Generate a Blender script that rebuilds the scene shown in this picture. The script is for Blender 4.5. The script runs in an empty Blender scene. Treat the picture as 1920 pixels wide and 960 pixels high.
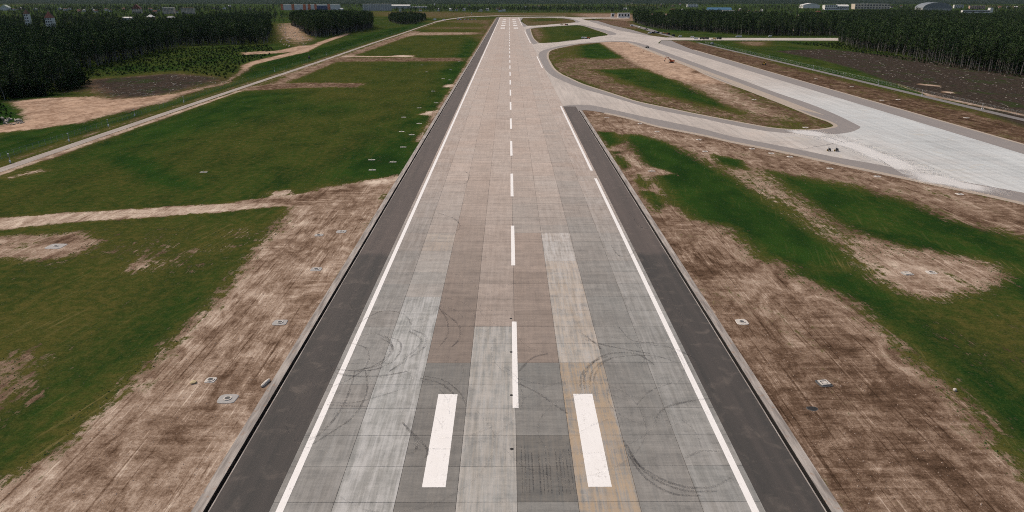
import bpy, bmesh, math, random
import numpy as np
from mathutils import Vector, Matrix
from mathutils.geometry import tessellate_polygon
random.seed(7); RNG = np.random.default_rng(11)
SC = bpy.context.scene
COL = SC.collection
R = math.radians

# ------------------------------------------------------------------ camera, sky, sun, exposure
FPX, TH, CAMH, YAW, CAMX = 1310.5, R(20.27), 58.3, 0.0043, -0.94
cam = bpy.data.cameras.new('camera'); camo = bpy.data.objects.new('camera', cam); COL.objects.link(camo)
camo.location = (CAMX, 0, CAMH); camo.rotation_euler = (R(90) - TH, 0, -YAW)
cam.sensor_width = 36; cam.lens = 36 * FPX / 1920; cam.clip_start = 0.5; cam.clip_end = 60000
SC.camera = camo
SUN_EL, SUN_AZ = 48, -60            # azimuth measured from +Y (ahead) towards +X
world = bpy.data.worlds.new('World'); SC.world = world; world.use_nodes = True
wn = world.node_tree.nodes; wl = world.node_tree.links; wn.clear()
sky = wn.new('ShaderNodeTexSky'); sky.sky_type = 'NISHITA'; sky.sun_disc = False
sky.sun_elevation = R(SUN_EL); sky.sun_rotation = R(SUN_AZ); sky.air_density = 1.0; sky.dust_density = 5.0; sky.ozone_density = 1.0
bg = wn.new('ShaderNodeBackground'); bg.inputs['Strength'].default_value = 0.085
wo = wn.new('ShaderNodeOutputWorld'); wl.new(sky.outputs[0], bg.inputs[0]); wl.new(bg.outputs[0], wo.inputs[0])
sun = bpy.data.lights.new('sun', 'SUN'); sun.energy = 1.5; sun.angle = R(10); sun.color = (1.0, 0.89, 0.77)
suno = bpy.data.objects.new('sun', sun); COL.objects.link(suno)
sd_ = Vector((math.sin(R(SUN_AZ)) * math.cos(R(SUN_EL)), math.cos(R(SUN_AZ)) * math.cos(R(SUN_EL)), math.sin(R(SUN_EL))))
suno.rotation_euler = sd_.to_track_quat('Z', 'Y').to_euler()
SC.view_settings.view_transform = 'Standard'; SC.view_settings.look = 'None'
SC.view_settings.exposure = 0.55; SC.view_settings.gamma = 1.0
SC.render.engine = 'CYCLES'
SC.cycles.use_denoising = False; SC.cycles.filter_width = 1.0; SC.cycles.max_bounces = 6; SC.cycles.diffuse_bounces = 2; SC.cycles.glossy_bounces = 2
SC.cycles.transparent_max_bounces = 8; SC.cycles.volume_bounces = 1

# ------------------------------------------------------------------ terrain height and survey helpers
def sstep(a, b, x):
    t = np.clip((x - a) / (b - a), 0, 1); return t * t * (3 - 2 * t)
def hz(X, Y):
    """terrain height: flat airfield, a grassed bank up to a plateau west of the perimeter fence, a shallow ditch"""
    X = np.asarray(X, float); Y = np.asarray(Y, float)
    bank = 4.0 * sstep(-203, -219, X) * sstep(430, 640, Y) * (1 - sstep(1350, 1700, Y))
    ditch = -1.2 * np.exp(-((X + 207) / 5.0) ** 2) * (1 - sstep(430, 640, Y))
    ditch2 = -0.9 * np.exp(-((X - 277) / 4.0) ** 2)
    return bank + ditch + ditch2
def ray(u, v, z):
    dx = (u - 960) / FPX; dy = -(v - 480) / FPX
    st, ct = math.sin(TH), math.cos(TH)
    x, y, zz = dx, ct + dy * st, -st + dy * ct
    t = (z - CAMH) / zz; x *= t; y *= t
    c, s = math.cos(-YAW), math.sin(-YAW)
    return CAMX + c * x - s * y, s * x + c * y
def at(u, v):
    """ground position surveyed from the photograph"""
    z = 0.0
    for _ in range(4):
        X, Y = ray(u, v, z); z = float(hz(X, Y))
    return X, Y
def P(*uv): return [at(u, v) for u, v in uv]
def ppm(v): return 15.5 * (v + 4) / 964          # picture scale at ground row v
def catmull(pts, n=8, closed=False):
    pts = [Vector((p[0], p[1])) for p in pts]; out = []; N = len(pts)
    rng = range(N) if closed else range(N - 1)
    for i in rng:
        if closed: p0, p1, p2, p3 = pts[i - 1], pts[i], pts[(i + 1) % N], pts[(i + 2) % N]
        else: p0, p1, p2, p3 = pts[max(i - 1, 0)], pts[i], pts[i + 1], pts[min(i + 2, N - 1)]
        for k in range(n):
            t = k / n
            out.append(tuple(0.5 * (2 * p1 + (p2 - p0) * t + (2 * p0 - 5 * p1 + 4 * p2 - p3) * t * t + (3 * p1 - p0 - 3 * p2 + p3) * t ** 3)))
    if not closed: out.append(tuple(pts[-1]))
    return out

# ------------------------------------------------------------------ node and object helpers
class NT:
    def __init__(s, name):
        s.m = bpy.data.materials.new(name); s.m.use_nodes = True
        s.t = s.m.node_tree; s.t.nodes.clear()
        s.out = s.t.nodes.new('ShaderNodeOutputMaterial'); s.b = s.t.nodes.new('ShaderNodeBsdfPrincipled')
        s.t.links.new(s.b.outputs[0], s.out.inputs[0]); s.b.inputs['Roughness'].default_value = 0.9
        s.b.inputs['Specular IOR Level'].default_value = 0.25
    def n(s, ty, **kw):
        o = s.t.nodes.new(ty)
        for k, v in kw.items(): setattr(o, k, v)
        return o
    def put(s, sock, v):
        if isinstance(v, bpy.types.NodeSocket): s.t.links.new(v, sock)
        elif isinstance(v, (tuple, list)) and len(v) == 3 and sock.type == 'RGBA': sock.default_value = (*v, 1)
        else: sock.default_value = v
    def math(s, op, a, b=0.0, c=0.0, clamp=False):
        o = s.n('ShaderNodeMath', operation=op, use_clamp=clamp)
        for i, v in enumerate((a, b, c)): s.put(o.inputs[i], v)
        return o.outputs[0]
    def add(s, a, b): return s.math('ADD', a, b)
    def mul(s, a, b): return s.math('MULTIPLY', a, b)
    def step(s, x, lo, hi, a=0.0, b=1.0):
        o = s.n('ShaderNodeMapRange', interpolation_type='SMOOTHSTEP')
        for i, v in enumerate((x, lo, hi, a, b)): s.put(o.inputs[i], v)
        return o.outputs[0]
    def lin(s, x, lo, hi, a=0.0, b=1.0):
        o = s.n('ShaderNodeMapRange')
        for i, v in enumerate((x, lo, hi, a, b)): s.put(o.inputs[i], v)
        return o.outputs[0]
    def mix(s, f, a, b, mode='MIX'):
        o = s.n('ShaderNodeMix', data_type='RGBA', blend_type=mode)
        s.put(o.inputs[0], f); s.put(o.inputs[6], a); s.put(o.inputs[7], b); return o.outputs[2]
    def pos(s): return s.n('ShaderNodeNewGeometry').outputs['Position']
    def scale(s, vec, sc, off=(0, 0, 0)):
        o = s.n('ShaderNodeMapping'); s.put(o.inputs[0], vec); o.inputs['Scale'].default_value = sc; o.inputs['Location'].default_value = off
        return o.outputs[0]
    def noise(s, vec, sc=1.0, det=3.0, rough=0.55, dist=0.0):
        o = s.n('ShaderNodeTexNoise'); s.put(o.inputs['Vector'], vec); o.inputs['Scale'].default_value = sc
        o.inputs['Detail'].default_value = det; o.inputs['Roughness'].default_value = rough; o.inputs['Distortion'].default_value = dist
        return o.outputs[0]
    def attr(s, name): return s.n('ShaderNodeAttribute', attribute_name=name)
    def sep(s, c):
        o = s.n('ShaderNodeSeparateColor'); s.put(o.inputs[0], c); return o.outputs
    def bump(s, h, strength=0.4, dist=0.1):
        o = s.n('ShaderNodeBump'); s.put(o.inputs['Height'], h); o.inputs['Strength'].default_value = strength; o.inputs['Distance'].default_value = dist
        s.t.links.new(o.outputs[0], s.b.inputs['Normal'])
    def col(s, c): s.put(s.b.inputs['Base Color'], c)
    def rough(s, r): s.put(s.b.inputs['Roughness'], r)

def mesh(name, verts, faces, mat=None, smooth=False):
    me = bpy.data.meshes.new(name); me.from_pydata([tuple(v) for v in verts], [], [tuple(f) for f in faces]); me.update()
    for m in (mat if isinstance(mat, (list, tuple)) else [mat]):
        if m: me.materials.append(m)
    if smooth: me.polygons.foreach_set('use_smooth', [True] * len(me.polygons))
    return me
def link(name, me, parent=None, loc=(0, 0, 0), rz=0.0):
    o = bpy.data.objects.new(name, me); COL.objects.link(o); o.location = loc; o.rotation_euler = (0, 0, rz)
    if parent: o.parent = parent
    return o
def tag(o, label, cat, group=None):
    o['label'] = label; o['category'] = cat
    if group: o['group'] = group
    return o
def struct(o, kind='structure', label=None):
    o['kind'] = kind
    if label: o['label'] = label
    return o
def thing(name, label, cat, loc, rz=0, group=None):
    return tag(link(name, None, None, loc, rz), label, cat, group)
class MB:
    """collects boxes, bars, prisms, lathes into one mesh"""
    def __init__(s): s.v = []; s.f = []
    def raw(s, vs, fs):
        o = len(s.v); s.v += [tuple(v) for v in vs]; s.f += [tuple(i + o for i in f) for f in fs]; return s
    def box(s, c, d, M=None, taper=1.0):
        x, y, z = (k / 2 for k in d); t = taper
        vs = [Vector(p) for p in ((-x, -y, -z), (x, -y, -z), (x, y, -z), (-x, y, -z), (-x * t, -y * t, z), (x * t, -y * t, z), (x * t, y * t, z), (-x * t, y * t, z))]
        if M: vs = [M @ p for p in vs]
        return s.raw([p + Vector(c) for p in vs], [(0, 3, 2, 1), (4, 5, 6, 7), (0, 1, 5, 4), (1, 2, 6, 5), (2, 3, 7, 6), (3, 0, 4, 7)])
    def bar(s, a, b, r0, r1=None, n=6, cap=True):
        a, b = Vector(a), Vector(b); r1 = r0 if r1 is None else r1; d = (b - a)
        q = d.to_track_quat('Z', 'Y'); vs = []
        for p, r in ((a, r0), (b, r1)):
            for k in range(n):
                w = 2 * math.pi * k / n; vs.append(p + q @ Vector((r * math.cos(w), r * math.sin(w), 0)))
        fs = [(k, (k + 1) % n, n + (k + 1) % n, n + k) for k in range(n)]
        if cap: fs += [tuple(range(n - 1, -1, -1)), tuple(range(n, 2 * n))]
        return s.raw(vs, fs)
    def prism(s, prof, y0, y1):
        """profile in x,z extruded along y"""
        n = len(prof); vs = [(x, y0, z) for x, z in prof] + [(x, y1, z) for x, z in prof]
        fs = [(k, (k + 1) % n, n + (k + 1) % n, n + k) for k in range(n)] + [tuple(range(n - 1, -1, -1)), tuple(range(n, 2 * n))]
        return s.raw(vs, fs)
    def lathe(s, prof, n=16, c=(0, 0, 0)):
        m = len(prof); vs = []
        for r, z in prof:
            for k in range(n):
                w = 2 * math.pi * k / n; vs.append((c[0] + r * math.cos(w), c[1] + r * math.sin(w), c[2] + z))
        fs = [(i * n + k, i * n + (k + 1) % n, (i + 1) * n + (k + 1) % n, (i + 1) * n + k) for i in range(m - 1) for k in range(n)]
        fs += [tuple(range((m - 1) * n, m * n))]
        return s.raw(vs, fs)
    def me(s, name, mat=None, smooth=False): return mesh(name, s.v, s.f, mat, smooth)
    def build(s, name, mat, parent=None, loc=(0, 0, 0), rz=0.0, smooth=False): return link(name, s.me(name, mat, smooth), parent, loc, rz)
def plate(name, outer, mat, z, depth=0.3, holes=(), parent=None, off=(0, 0)):
    """a flat sheet with real thickness, from an outline and holes"""
    loops = [[Vector((p[0] - off[0], p[1] - off[1], 0)) for p in l] for l in (outer, *holes)]
    tris = tessellate_polygon(loops); flat = [p for l in loops for p in l]; n = len(flat)
    vs = [(p.x, p.y, z) for p in flat] + [(p.x, p.y, z - depth) for p in flat]; fs = []
    for t in tris:
        a, b, c = (flat[i] for i in t)
        fs.append(tuple(t) if (b - a).cross(c - a).z > 0 else tuple(t[::-1]))
    o = 0
    for l in loops:
        m = len(l); fs += [(o + k, o + (k + 1) % m, n + o + (k + 1) % m, n + o + k) for k in range(m)]; o += m
    return link(name, mesh(name, vs, fs, mat), parent, (off[0], off[1], 0))
def copy_tree(o, parent=None):
    c = o.copy(); COL.objects.link(c); c.parent = parent
    for ch in list(o.children): copy_tree(ch, c)
    return c

# ------------------------------------------------------------------ materials
def simple(name, c, rough=0.8, var=0.15, sc=1.5, metal=0.0, spec=0.3):
    t = NT(name); n = t.noise(t.pos(), sc, 3)
    t.col(t.mix(n, tuple(k * (1 - var) for k in c), tuple(min(1, k * (1 + var)) for k in c))); t.rough(rough)
    t.b.inputs['Metallic'].default_value = metal; t.b.inputs['Specular IOR Level'].default_value = spec
    return t.m

def concrete_mat(name, src):
    """src: 'object' = per-slab object colour, 'attr' = colour attribute.  r tone, g rust bloom, b white bloom, a blue-grey"""
    t = NT(name); p = t.pos()
    if src == 'object':
        oi = t.n('ShaderNodeObjectInfo'); c = oi.outputs['Color']; al = oi.outputs['Alpha']
    else:
        a = t.attr('tone'); c = a.outputs['Color']; al = a.outputs['Alpha']
    tone, rust, white = t.sep(c)[:3]
    big = t.noise(t.scale(p, (0.05, 0.025, 1)), 1, 3)
    lng = t.noise(t.scale(p, (1.1, 0.07, 1)), 1, 4, 0.6)            # screed streaks along the paving direction
    lng2 = t.noise(t.scale(p, (3.2, 0.12, 1), (7, 3, 0)), 1, 3, 0.6)
    crs = t.noise(t.scale(p, (0.09, 0.55, 1)), 1, 4, 0.6)           # broom marks across
    crs2 = t.noise(t.scale(p, (0.15, 2.4, 1), (3, 1, 0)), 1, 3, 0.6)
    fine = t.noise(p, 4.0, 4, 0.65); mott = t.noise(p, 0.5, 4, 0.6, 0.6)
    f = t.add(t.add(t.mul(t.add(big, -0.5), 0.16), t.mul(t.add(lng, -0.5), 0.22)), t.add(t.mul(t.add(crs, -0.5), 0.42), t.mul(t.add(crs2, -0.5), 0.25)))
    f = t.add(f, t.add(t.mul(t.add(fine, -0.5), 0.30), t.add(t.mul(t.add(mott, -0.5), 0.26), t.mul(t.add(lng2, -0.5), 0.16))))
    val = t.math('ADD', tone, t.mul(f, t.mul(tone, 1.5)))
    cool = t.add(al, t.mul(t.add(big, -0.5), 0.5))
    tint = t.mix(t.math('ADD', cool, 0.0, clamp=True), (1.17, 0.94, 0.785), (0.96, 0.98, 0.925))
    v3 = t.n('ShaderNodeCombineColor'); [t.put(v3.inputs[i], val) for i in range(3)]
    base = t.mix(1.0, v3.outputs[0], tint, 'MULTIPLY')
    wm = t.step(t.add(t.mul(lng, 0.55), t.add(t.mul(mott, 0.25), t.mul(lng2, 0.3))), 0.45, 0.68)
    base = t.mix(t.mul(t.mul(wm, white), 0.8), base, (0.55, 0.545, 0.53))
    rm = t.step(t.add(t.mul(lng2, 0.5), t.add(t.mul(mott, 0.3), t.mul(crs, 0.25))), 0.40, 0.62)
    base = t.mix(t.mul(t.mul(rm, rust), 0.75), base, (0.40, 0.275, 0.15))
    # blotchy wear
    dk = t.step(t.noise(t.scale(p, (0.35, 0.2, 1), (40, 10, 0)), 1, 5, 0.65), 0.60, 0.78)
    base = t.mix(t.mul(dk, 0.35), base, (0.12, 0.115, 0.11))
    t.col(base); t.rough(t.lin(fine, 0.3, 0.7, 0.75, 0.95)); t.bump(t.add(t.mul(fine, 0.5), crs2), 0.12, 0.03)
    return t.m
M_SLAB = concrete_mat('runway_concrete', 'object')
M_SLAB2 = concrete_mat('runway_concrete_far', 'attr')

def taxi_mat():
    t = NT('taxiway_concrete'); p = t.pos(); sp = t.n('ShaderNodeSeparateXYZ'); t.put(sp.inputs[0], p)
    fine = t.noise(p, 1.2, 4, 0.6); big = t.noise(t.scale(p, (0.03, 0.012, 1)), 1, 4, 0.6)
    stk = t.noise(t.scale(p, (0.5, 0.025, 1)), 1, 4, 0.6); mott = t.noise(p, 0.09, 5, 0.6, 0.8)
    crs = t.noise(t.scale(p, (0.03, 0.35, 1)), 1, 4, 0.6)
    east_ = t.mul(t.step(sp.outputs[0], 95, 185), t.step(sp.outputs[1], 620, 330))
    f = t.add(t.mul(t.add(big, -0.5), 0.30), t.add(t.mul(t.add(stk, -0.5), 0.34), t.add(t.mul(t.add(fine, -0.5), 0.25), t.mul(t.add(crs, -0.5), 0.2))))
    v = t.add(t.add(0.40, t.mul(east_, 0.07)), t.mul(f, 0.85)); v3 = t.n('ShaderNodeCombineColor'); [t.put(v3.inputs[i], v) for i in range(3)]
    # the new apron concrete to the east is paler and bluer than the older link
    east = t.mul(t.step(sp.outputs[0], 95, 185), t.step(sp.outputs[1], 620, 330))
    tint = t.mix(t.math('ADD', east, t.mul(t.add(mott, -0.5), 0.9), clamp=True), (1.05, 0.93, 0.82), (0.985, 1.02, 1.0))
    c = t.mix(1.0, v3.outputs[0], tint, 'MULTIPLY')
    rust = t.step(mott, 0.56, 0.74); c = t.mix(t.mul(rust, 0.30), c, (0.50, 0.40, 0.28))
    # expansion joints, 7.5 m grid
    br = t.n('ShaderNodeTexBrick'); br.offset = 0.0
    t.put(br.inputs['Vector'], t.scale(p, (1 / 7.5, 1 / 7.5, 1), (0.06, 0.0, 0))); br.inputs['Scale'].default_value = 1
    br.inputs['Mortar Size'].default_value = 0.008; br.inputs['Brick Width'].default_value = 1; br.inputs['Row Height'].default_value = 1
    c = t.mix(t.mul(br.outputs['Fac'], 0.45), c, (0.16, 0.15, 0.14))
    t.col(c); t.rough(0.9); t.bump(fine, 0.15, 0.03)
    return t.m
M_TAXI = taxi_mat()

def asphalt_mat(name, c, c2, dust):
    t = NT(name); p = t.pos()
    lng = t.noise(t.scale(p, (0.5, 0.018, 1)), 1, 4, 0.6); fine = t.noise(p, 5.0, 3, 0.7); big = t.noise(t.scale(p, (0.05, 0.02, 1)), 1, 3)
    mott = t.noise(p, 0.3, 5, 0.65, 0.5); sp = t.n('ShaderNodeSeparateXYZ'); t.put(sp.inputs[0], p)
    # dusty older lay beyond the paving joint at Y = 160 m
    old = t.step(sp.outputs[1], 157, 161)
    b = t.mix(t.math('ADD', t.mul(t.add(lng, -0.5), 1.2), t.add(0.25, t.mul(old, 0.6)), clamp=True), c, c2)
    b = t.mix(t.lin(fine, 0.3, 0.7, 0.0, 0.35), b, tuple(k * 1.7 for k in c))
    b = t.mix(t.mul(t.step(mott, 0.5, 0.75), 0.5), b, dust)
    ed = t.math('ABSOLUTE', sp.outputs[0])
    e = t.add(t.step(ed, 36.4, 37.3), 0.0)
    b = t.mix(t.mul(t.mul(e, t.step(t.add(lng, t.mul(mott, 0.5)), 0.4, 0.9)), 0.75 if dust[0] > 0.15 and name == 'shoulder_asphalt' else 0.0), b, (0.34, 0.28, 0.235))
    t.col(b); t.rough(0.88); t.bump(fine, 0.25, 0.02)
    return t.m
M_ASPH = asphalt_mat('shoulder_asphalt', (0.042, 0.040, 0.037), (0.112, 0.090, 0.079), (0.15, 0.125, 0.105))
M_ASPH2 = asphalt_mat('taxi_shoulder_asphalt', (0.15, 0.139, 0.134), (0.235, 0.21, 0.192), (0.30, 0.26, 0.225))
M_VERGE = simple('verge_gravel_concrete', (0.36, 0.30, 0.24), 0.95, 0.3, 0.6)
def kerb_mat():
    t = NT('kerb_concrete'); p = t.pos(); a = t.noise(t.scale(p, (1.5, 0.12, 1)), 1, 4, 0.65); b = t.noise(p, 1.2, 4, 0.6)
    c = t.mix(t.step(a, 0.3, 0.7), (0.17, 0.15, 0.135), (0.40, 0.36, 0.32)); c = t.mix(t.step(b, 0.55, 0.75), c, (0.28, 0.19, 0.135))
    t.col(c); t.rough(0.9); t.bump(b, 0.3, 0.03); return t.m
M_KERB = kerb_mat()
M_SLOT = simple('drain_silt_and_shade', (0.022, 0.02, 0.018), 0.7, 0.3)  # drain bed silt; also painted shade for the slot wall, shafts and pit
M_JOINT = simple('joint_sealant', (0.075, 0.065, 0.058), 0.8, 0.3)
def paint_mat():
    t = NT('white_paint'); p = t.pos(); f = t.noise(p, 3.5, 5, 0.7); s = t.noise(t.scale(p, (2.5, 0.15, 1)), 1, 4, 0.6); k = t.noise(p, 0.35, 4, 0.6)
    w = t.step(t.add(t.mul(f, 0.6), t.add(t.mul(s, 0.25), t.mul(k, 0.3))), 0.60, 0.78)
    t.col(t.mix(t.mul(w, 0.75), t.mix(k, (0.70, 0.67, 0.63), (0.84, 0.82, 0.79)), (0.36, 0.33, 0.30))); t.rough(0.7); return t.m
M_PAINT = paint_mat()
def rubber_mat(op=0.42):
    t = NT('tyre_rubber_film'); p = t.pos(); f = t.noise(p, 1.6, 4, 0.7); k = t.noise(p, 0.22, 3, 0.6)
    tr = t.n('ShaderNodeBsdfTransparent'); mx = t.n('ShaderNodeMixShader'); t.col((0.06, 0.055, 0.055)); t.rough(0.85)
    fac = t.mul(t.step(t.add(t.mul(f, 0.5), t.mul(k, 0.6)), 0.36, 0.80), op)
    t.put(mx.inputs[0], fac); t.put(mx.inputs[1], tr.outputs[0]); t.put(mx.inputs[2], t.b.outputs[0]); t.t.links.new(mx.outputs[0], t.out.inputs[0])
    return t.m
M_RUB = rubber_mat(); M_RUB2 = rubber_mat(0.20)
def dust_mat():
    t = NT('concrete_dust_film'); p = t.pos(); f = t.noise(t.scale(p, (0.25, 0.1, 1)), 1, 5, 0.7, 0.8); a = t.attr('edge').outputs['Fac']
    tr = t.n('ShaderNodeBsdfTransparent'); mx = t.n('ShaderNodeMixShader'); t.col((0.72, 0.70, 0.67)); t.rough(0.95)
    fac = t.mul(t.step(t.add(t.mul(a, 0.7), t.mul(f, 1.0)), 0.62, 1.30), 0.72)
    t.put(mx.inputs[0], fac); t.put(mx.inputs[1], tr.outputs[0]); t.put(mx.inputs[2], t.b.outputs[0]); t.t.links.new(mx.outputs[0], t.out.inputs[0])
    return t.m
M_DUST = dust_mat()
def road_mat():
    t = NT('gravel_road'); p = t.pos(); sp = t.n('ShaderNodeSeparateXYZ'); t.put(sp.inputs[0], p)
    a = t.noise(t.scale(p, (1.3, 0.05, 1)), 1, 4, 0.6); b = t.noise(p, 0.8, 4, 0.6)
    t.col(t.mix(t.mul(b, 0.5), t.mix(t.step(a, 0.35, 0.65), (0.22, 0.19, 0.165), (0.37, 0.325, 0.285)), (0.30, 0.25, 0.21))); t.rough(0.95); t.bump(b, 0.3, 0.05)
    return t.m
M_ROAD = road_mat()
M_ROAD2 = simple('perimeter_asphalt', (0.17, 0.155, 0.145), 0.9, 0.25, 0.15)

def ground_mat():
    t = NT('airfield_ground'); p = t.pos()
    a = t.attr('cover'); gr, tone, olive = t.sep(a.outputs['Color'])[:3]
    a2 = t.attr('cover2'); litter, sand, diag = t.sep(a2.outputs['Color'])[:3]
    n0 = t.noise(t.scale(p, (0.013, 0.006, 1)), 1, 4, 0.6, 0.5)
    n1 = t.noise(t.scale(p, (0.07, 0.035, 1)), 1, 5, 0.62, 0.4)
    n2 = t.noise(p, 0.45, 5, 0.65)
    n3 = t.noise(p, 2.2, 5, 0.78)
    n4 = t.noise(p, 7.0, 3, 0.8)
    sy = t.noise(t.scale(p, (0.75, 0.075, 1)), 1, 6, 0.68, 0.6)      # machine passes along the runway
    sy2 = t.noise(t.scale(p, (2.2, 0.30, 1), (9, 5, 0)), 1, 4, 0.70, 0.4)
    sx = t.noise(t.scale(p, (0.10, 0.75, 1), (2, 8, 0)), 1, 5, 0.62, 0.3)  # passes across
    rg = t.add(t.add(t.mul(sy, 0.24), t.mul(n1, 0.26)), t.add(t.mul(n2, 0.26), t.add(t.mul(n3, 0.18), t.mul(sy2, 0.10))))
    gm = t.step(t.add(gr, t.mul(t.add(rg, -0.51), 5.0)), 0.36, 0.64)
    # turf
    mp = t.n('ShaderNodeMapping'); t.put(mp.inputs[0], p); mp.inputs['Rotation'].default_value = (0, 0, R(15)); dgv = t.scale(mp.outputs[0], (1.0, 0.05, 1))
    dg = t.step(t.noise(dgv, 1, 4, 0.65, 0.3), 0.55, 0.70)                       # tractor lines through the turf
    g = t.mix(t.step(n1, 0.30, 0.70), (0.0095, 0.034, 0.0085), (0.027, 0.067, 0.012))
    g = t.mix(t.mul(t.step(t.add(t.mul(sy2, .6), t.mul(n2, .4)), 0.42, 0.68), 0.55), g, (0.036, 0.055, 0.011))
    ol = t.math('ADD', t.add(t.add(olive, 0.06), t.mul(t.math('SUBTRACT', 1.0, gr, clamp=True), 1.1)), t.add(t.mul(t.add(n0, -0.5), 1.5), t.add(t.mul(t.add(sy, -0.5), 1.3), t.add(t.mul(t.add(n2, -0.5), 0.9), t.mul(t.add(n1, -0.5), 1.0)))), clamp=True)
    g = t.mix(t.mul(ol, 0.85), g, t.mix(t.step(n2, .35, .65), (0.056, 0.064, 0.015), (0.105, 0.089, 0.025)))
    g = t.mix(t.step(t.add(t.mul(n3, .6), t.mul(n4, .4)), 0.40, 0.66, 0.0, 0.85), g, t.mix(0.7, g, (0.004, 0.010, 0.004)))
    g = t.mix(t.step(t.add(t.mul(n3, .5), t.mul(n4, .5)), 0.50, 0.34, 0.0, 0.55), g, t.mix(0.6, g, (0.075, 0.085, 0.03)))
    edge = t.math('SUBTRACT', 1.0, gr, clamp=True)
    g = t.mix(t.mul(t.mul(dg, t.step(n1, .42, .62)), t.add(0.14, t.mul(edge, 1.2))), g, (0.17, 0.135, 0.055))
    tuft = t.step(t.add(t.mul(n3, 0.6), t.mul(sy2, 0.5)), 0.66, 0.82)
    g = t.mix(t.mul(tuft, t.lin(olive, 0, 1, 0.22, 0.7)), g, (0.19, 0.15, 0.055))
    # bare soil
    nw = t.noise(t.scale(p, (0.20, 0.11, 1), (31, 4, 0)), 1, 6, 0.66, 1.0)
    along = t.step(t.noise(t.scale(p, (0.045, 0.02, 1), (5, 17, 0)), 1, 3), 0.40, 0.62)     # where the grader ran lengthways
    trk = t.noise(t.scale(p, (2.6, 0.035, 1), (77, 3, 0)), 1, 3, 0.6, 0.25)     # thin wheel and blade lines
    trk = t.mul(t.step(trk, 0.56, 0.66), t.step(nw, 0.42, 0.60)); trd = t.step(t.noise(t.scale(p, (2.1, 0.03, 1), (17, 9, 0)), 1, 3, 0.6, 0.25), 0.57, 0.68)
    stk = t.add(t.mul(t.mul(t.add(sy, -0.5), along), 1.0), t.mul(t.mul(t.add(sx, -0.5), t.math('SUBTRACT', 1.0, along)), 0.7))
    st = t.add(stk, t.add(t.mul(t.add(n1, -0.5), 0.6), t.add(t.mul(t.add(nw, -0.5), 1.1), t.mul(t.mul(t.add(sy2, -0.5), along), 0.5))))
    st = t.add(st, t.add(t.mul(trk, 0.24), t.mul(trd, -0.20)))
    st = t.add(st, t.add(t.mul(t.add(n2, -0.5), 0.5), t.add(t.mul(t.add(n3, -0.5), 0.85), t.mul(t.add(n4, -0.5), 0.6))))
    tn = t.math('ADD', tone, st, clamp=True)
    r = t.n('ShaderNodeValToRGB'); t.put(r.inputs[0], tn); e = r.color_ramp.elements
    e[0].position = 0.0; e[0].color = (0.044, 0.027, 0.017, 1); e[1].position = 1.0; e[1].color = (0.58, 0.48, 0.38, 1)
    for ps, c in ((0.26, (0.110, 0.069, 0.045)), (0.50, (0.232, 0.162, 0.115)), (0.72, (0.385, 0.295, 0.226))):
        k = e.new(ps); k.color = (*c, 1)
    s = r.outputs[0]
    s = t.mix(t.mul(sand, t.lin(n1, 0.3, 0.7, 0.65, 1.0)), s, t.mix(t.step(t.add(t.mul(n2, 0.35), t.add(t.mul(n1, 0.3), t.mul(nw, 0.35))), 0.40, 0.60), (0.22, 0.135, 0.088), (0.47, 0.325, 0.228)))
    weeds = t.step(t.add(t.mul(n2, 0.55), t.mul(n1, 0.5)), 0.60, 0.72)
    s = t.mix(t.mul(t.mul(weeds, t.math('SUBTRACT', 1.0, sand)), 0.28), s, (0.045, 0.055, 0.018))
    c = t.mix(gm, s, g)
    # felled, littered ground
    lc = t.mix(t.step(n2, 0.35, 0.65), (0.022, 0.019, 0.016), (0.062, 0.047, 0.037)); lc = t.mix(t.step(n1, 0.52, 0.70), lc, (0.030, 0.042, 0.016))
    lc = t.mix(t.step(t.noise(t.scale(p, (0.35, 1.1, 1)), 1, 4, 0.75), 0.64, 0.80), lc, (0.17, 0.135, 0.105))
    c = t.mix(t.step(t.add(litter, t.mul(t.add(rg, -0.5), 1.4)), 0.35, 0.65), c, lc)
    t.col(c); t.rough(1.0); t.b.inputs['Specular IOR Level'].default_value = 0.0
    t.bump(t.add(t.mul(n3, 0.5), t.add(n2, t.mul(sy2, 0.4))), 0.55, 0.16)
    return t.m
M_GROUND = ground_mat()

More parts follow.
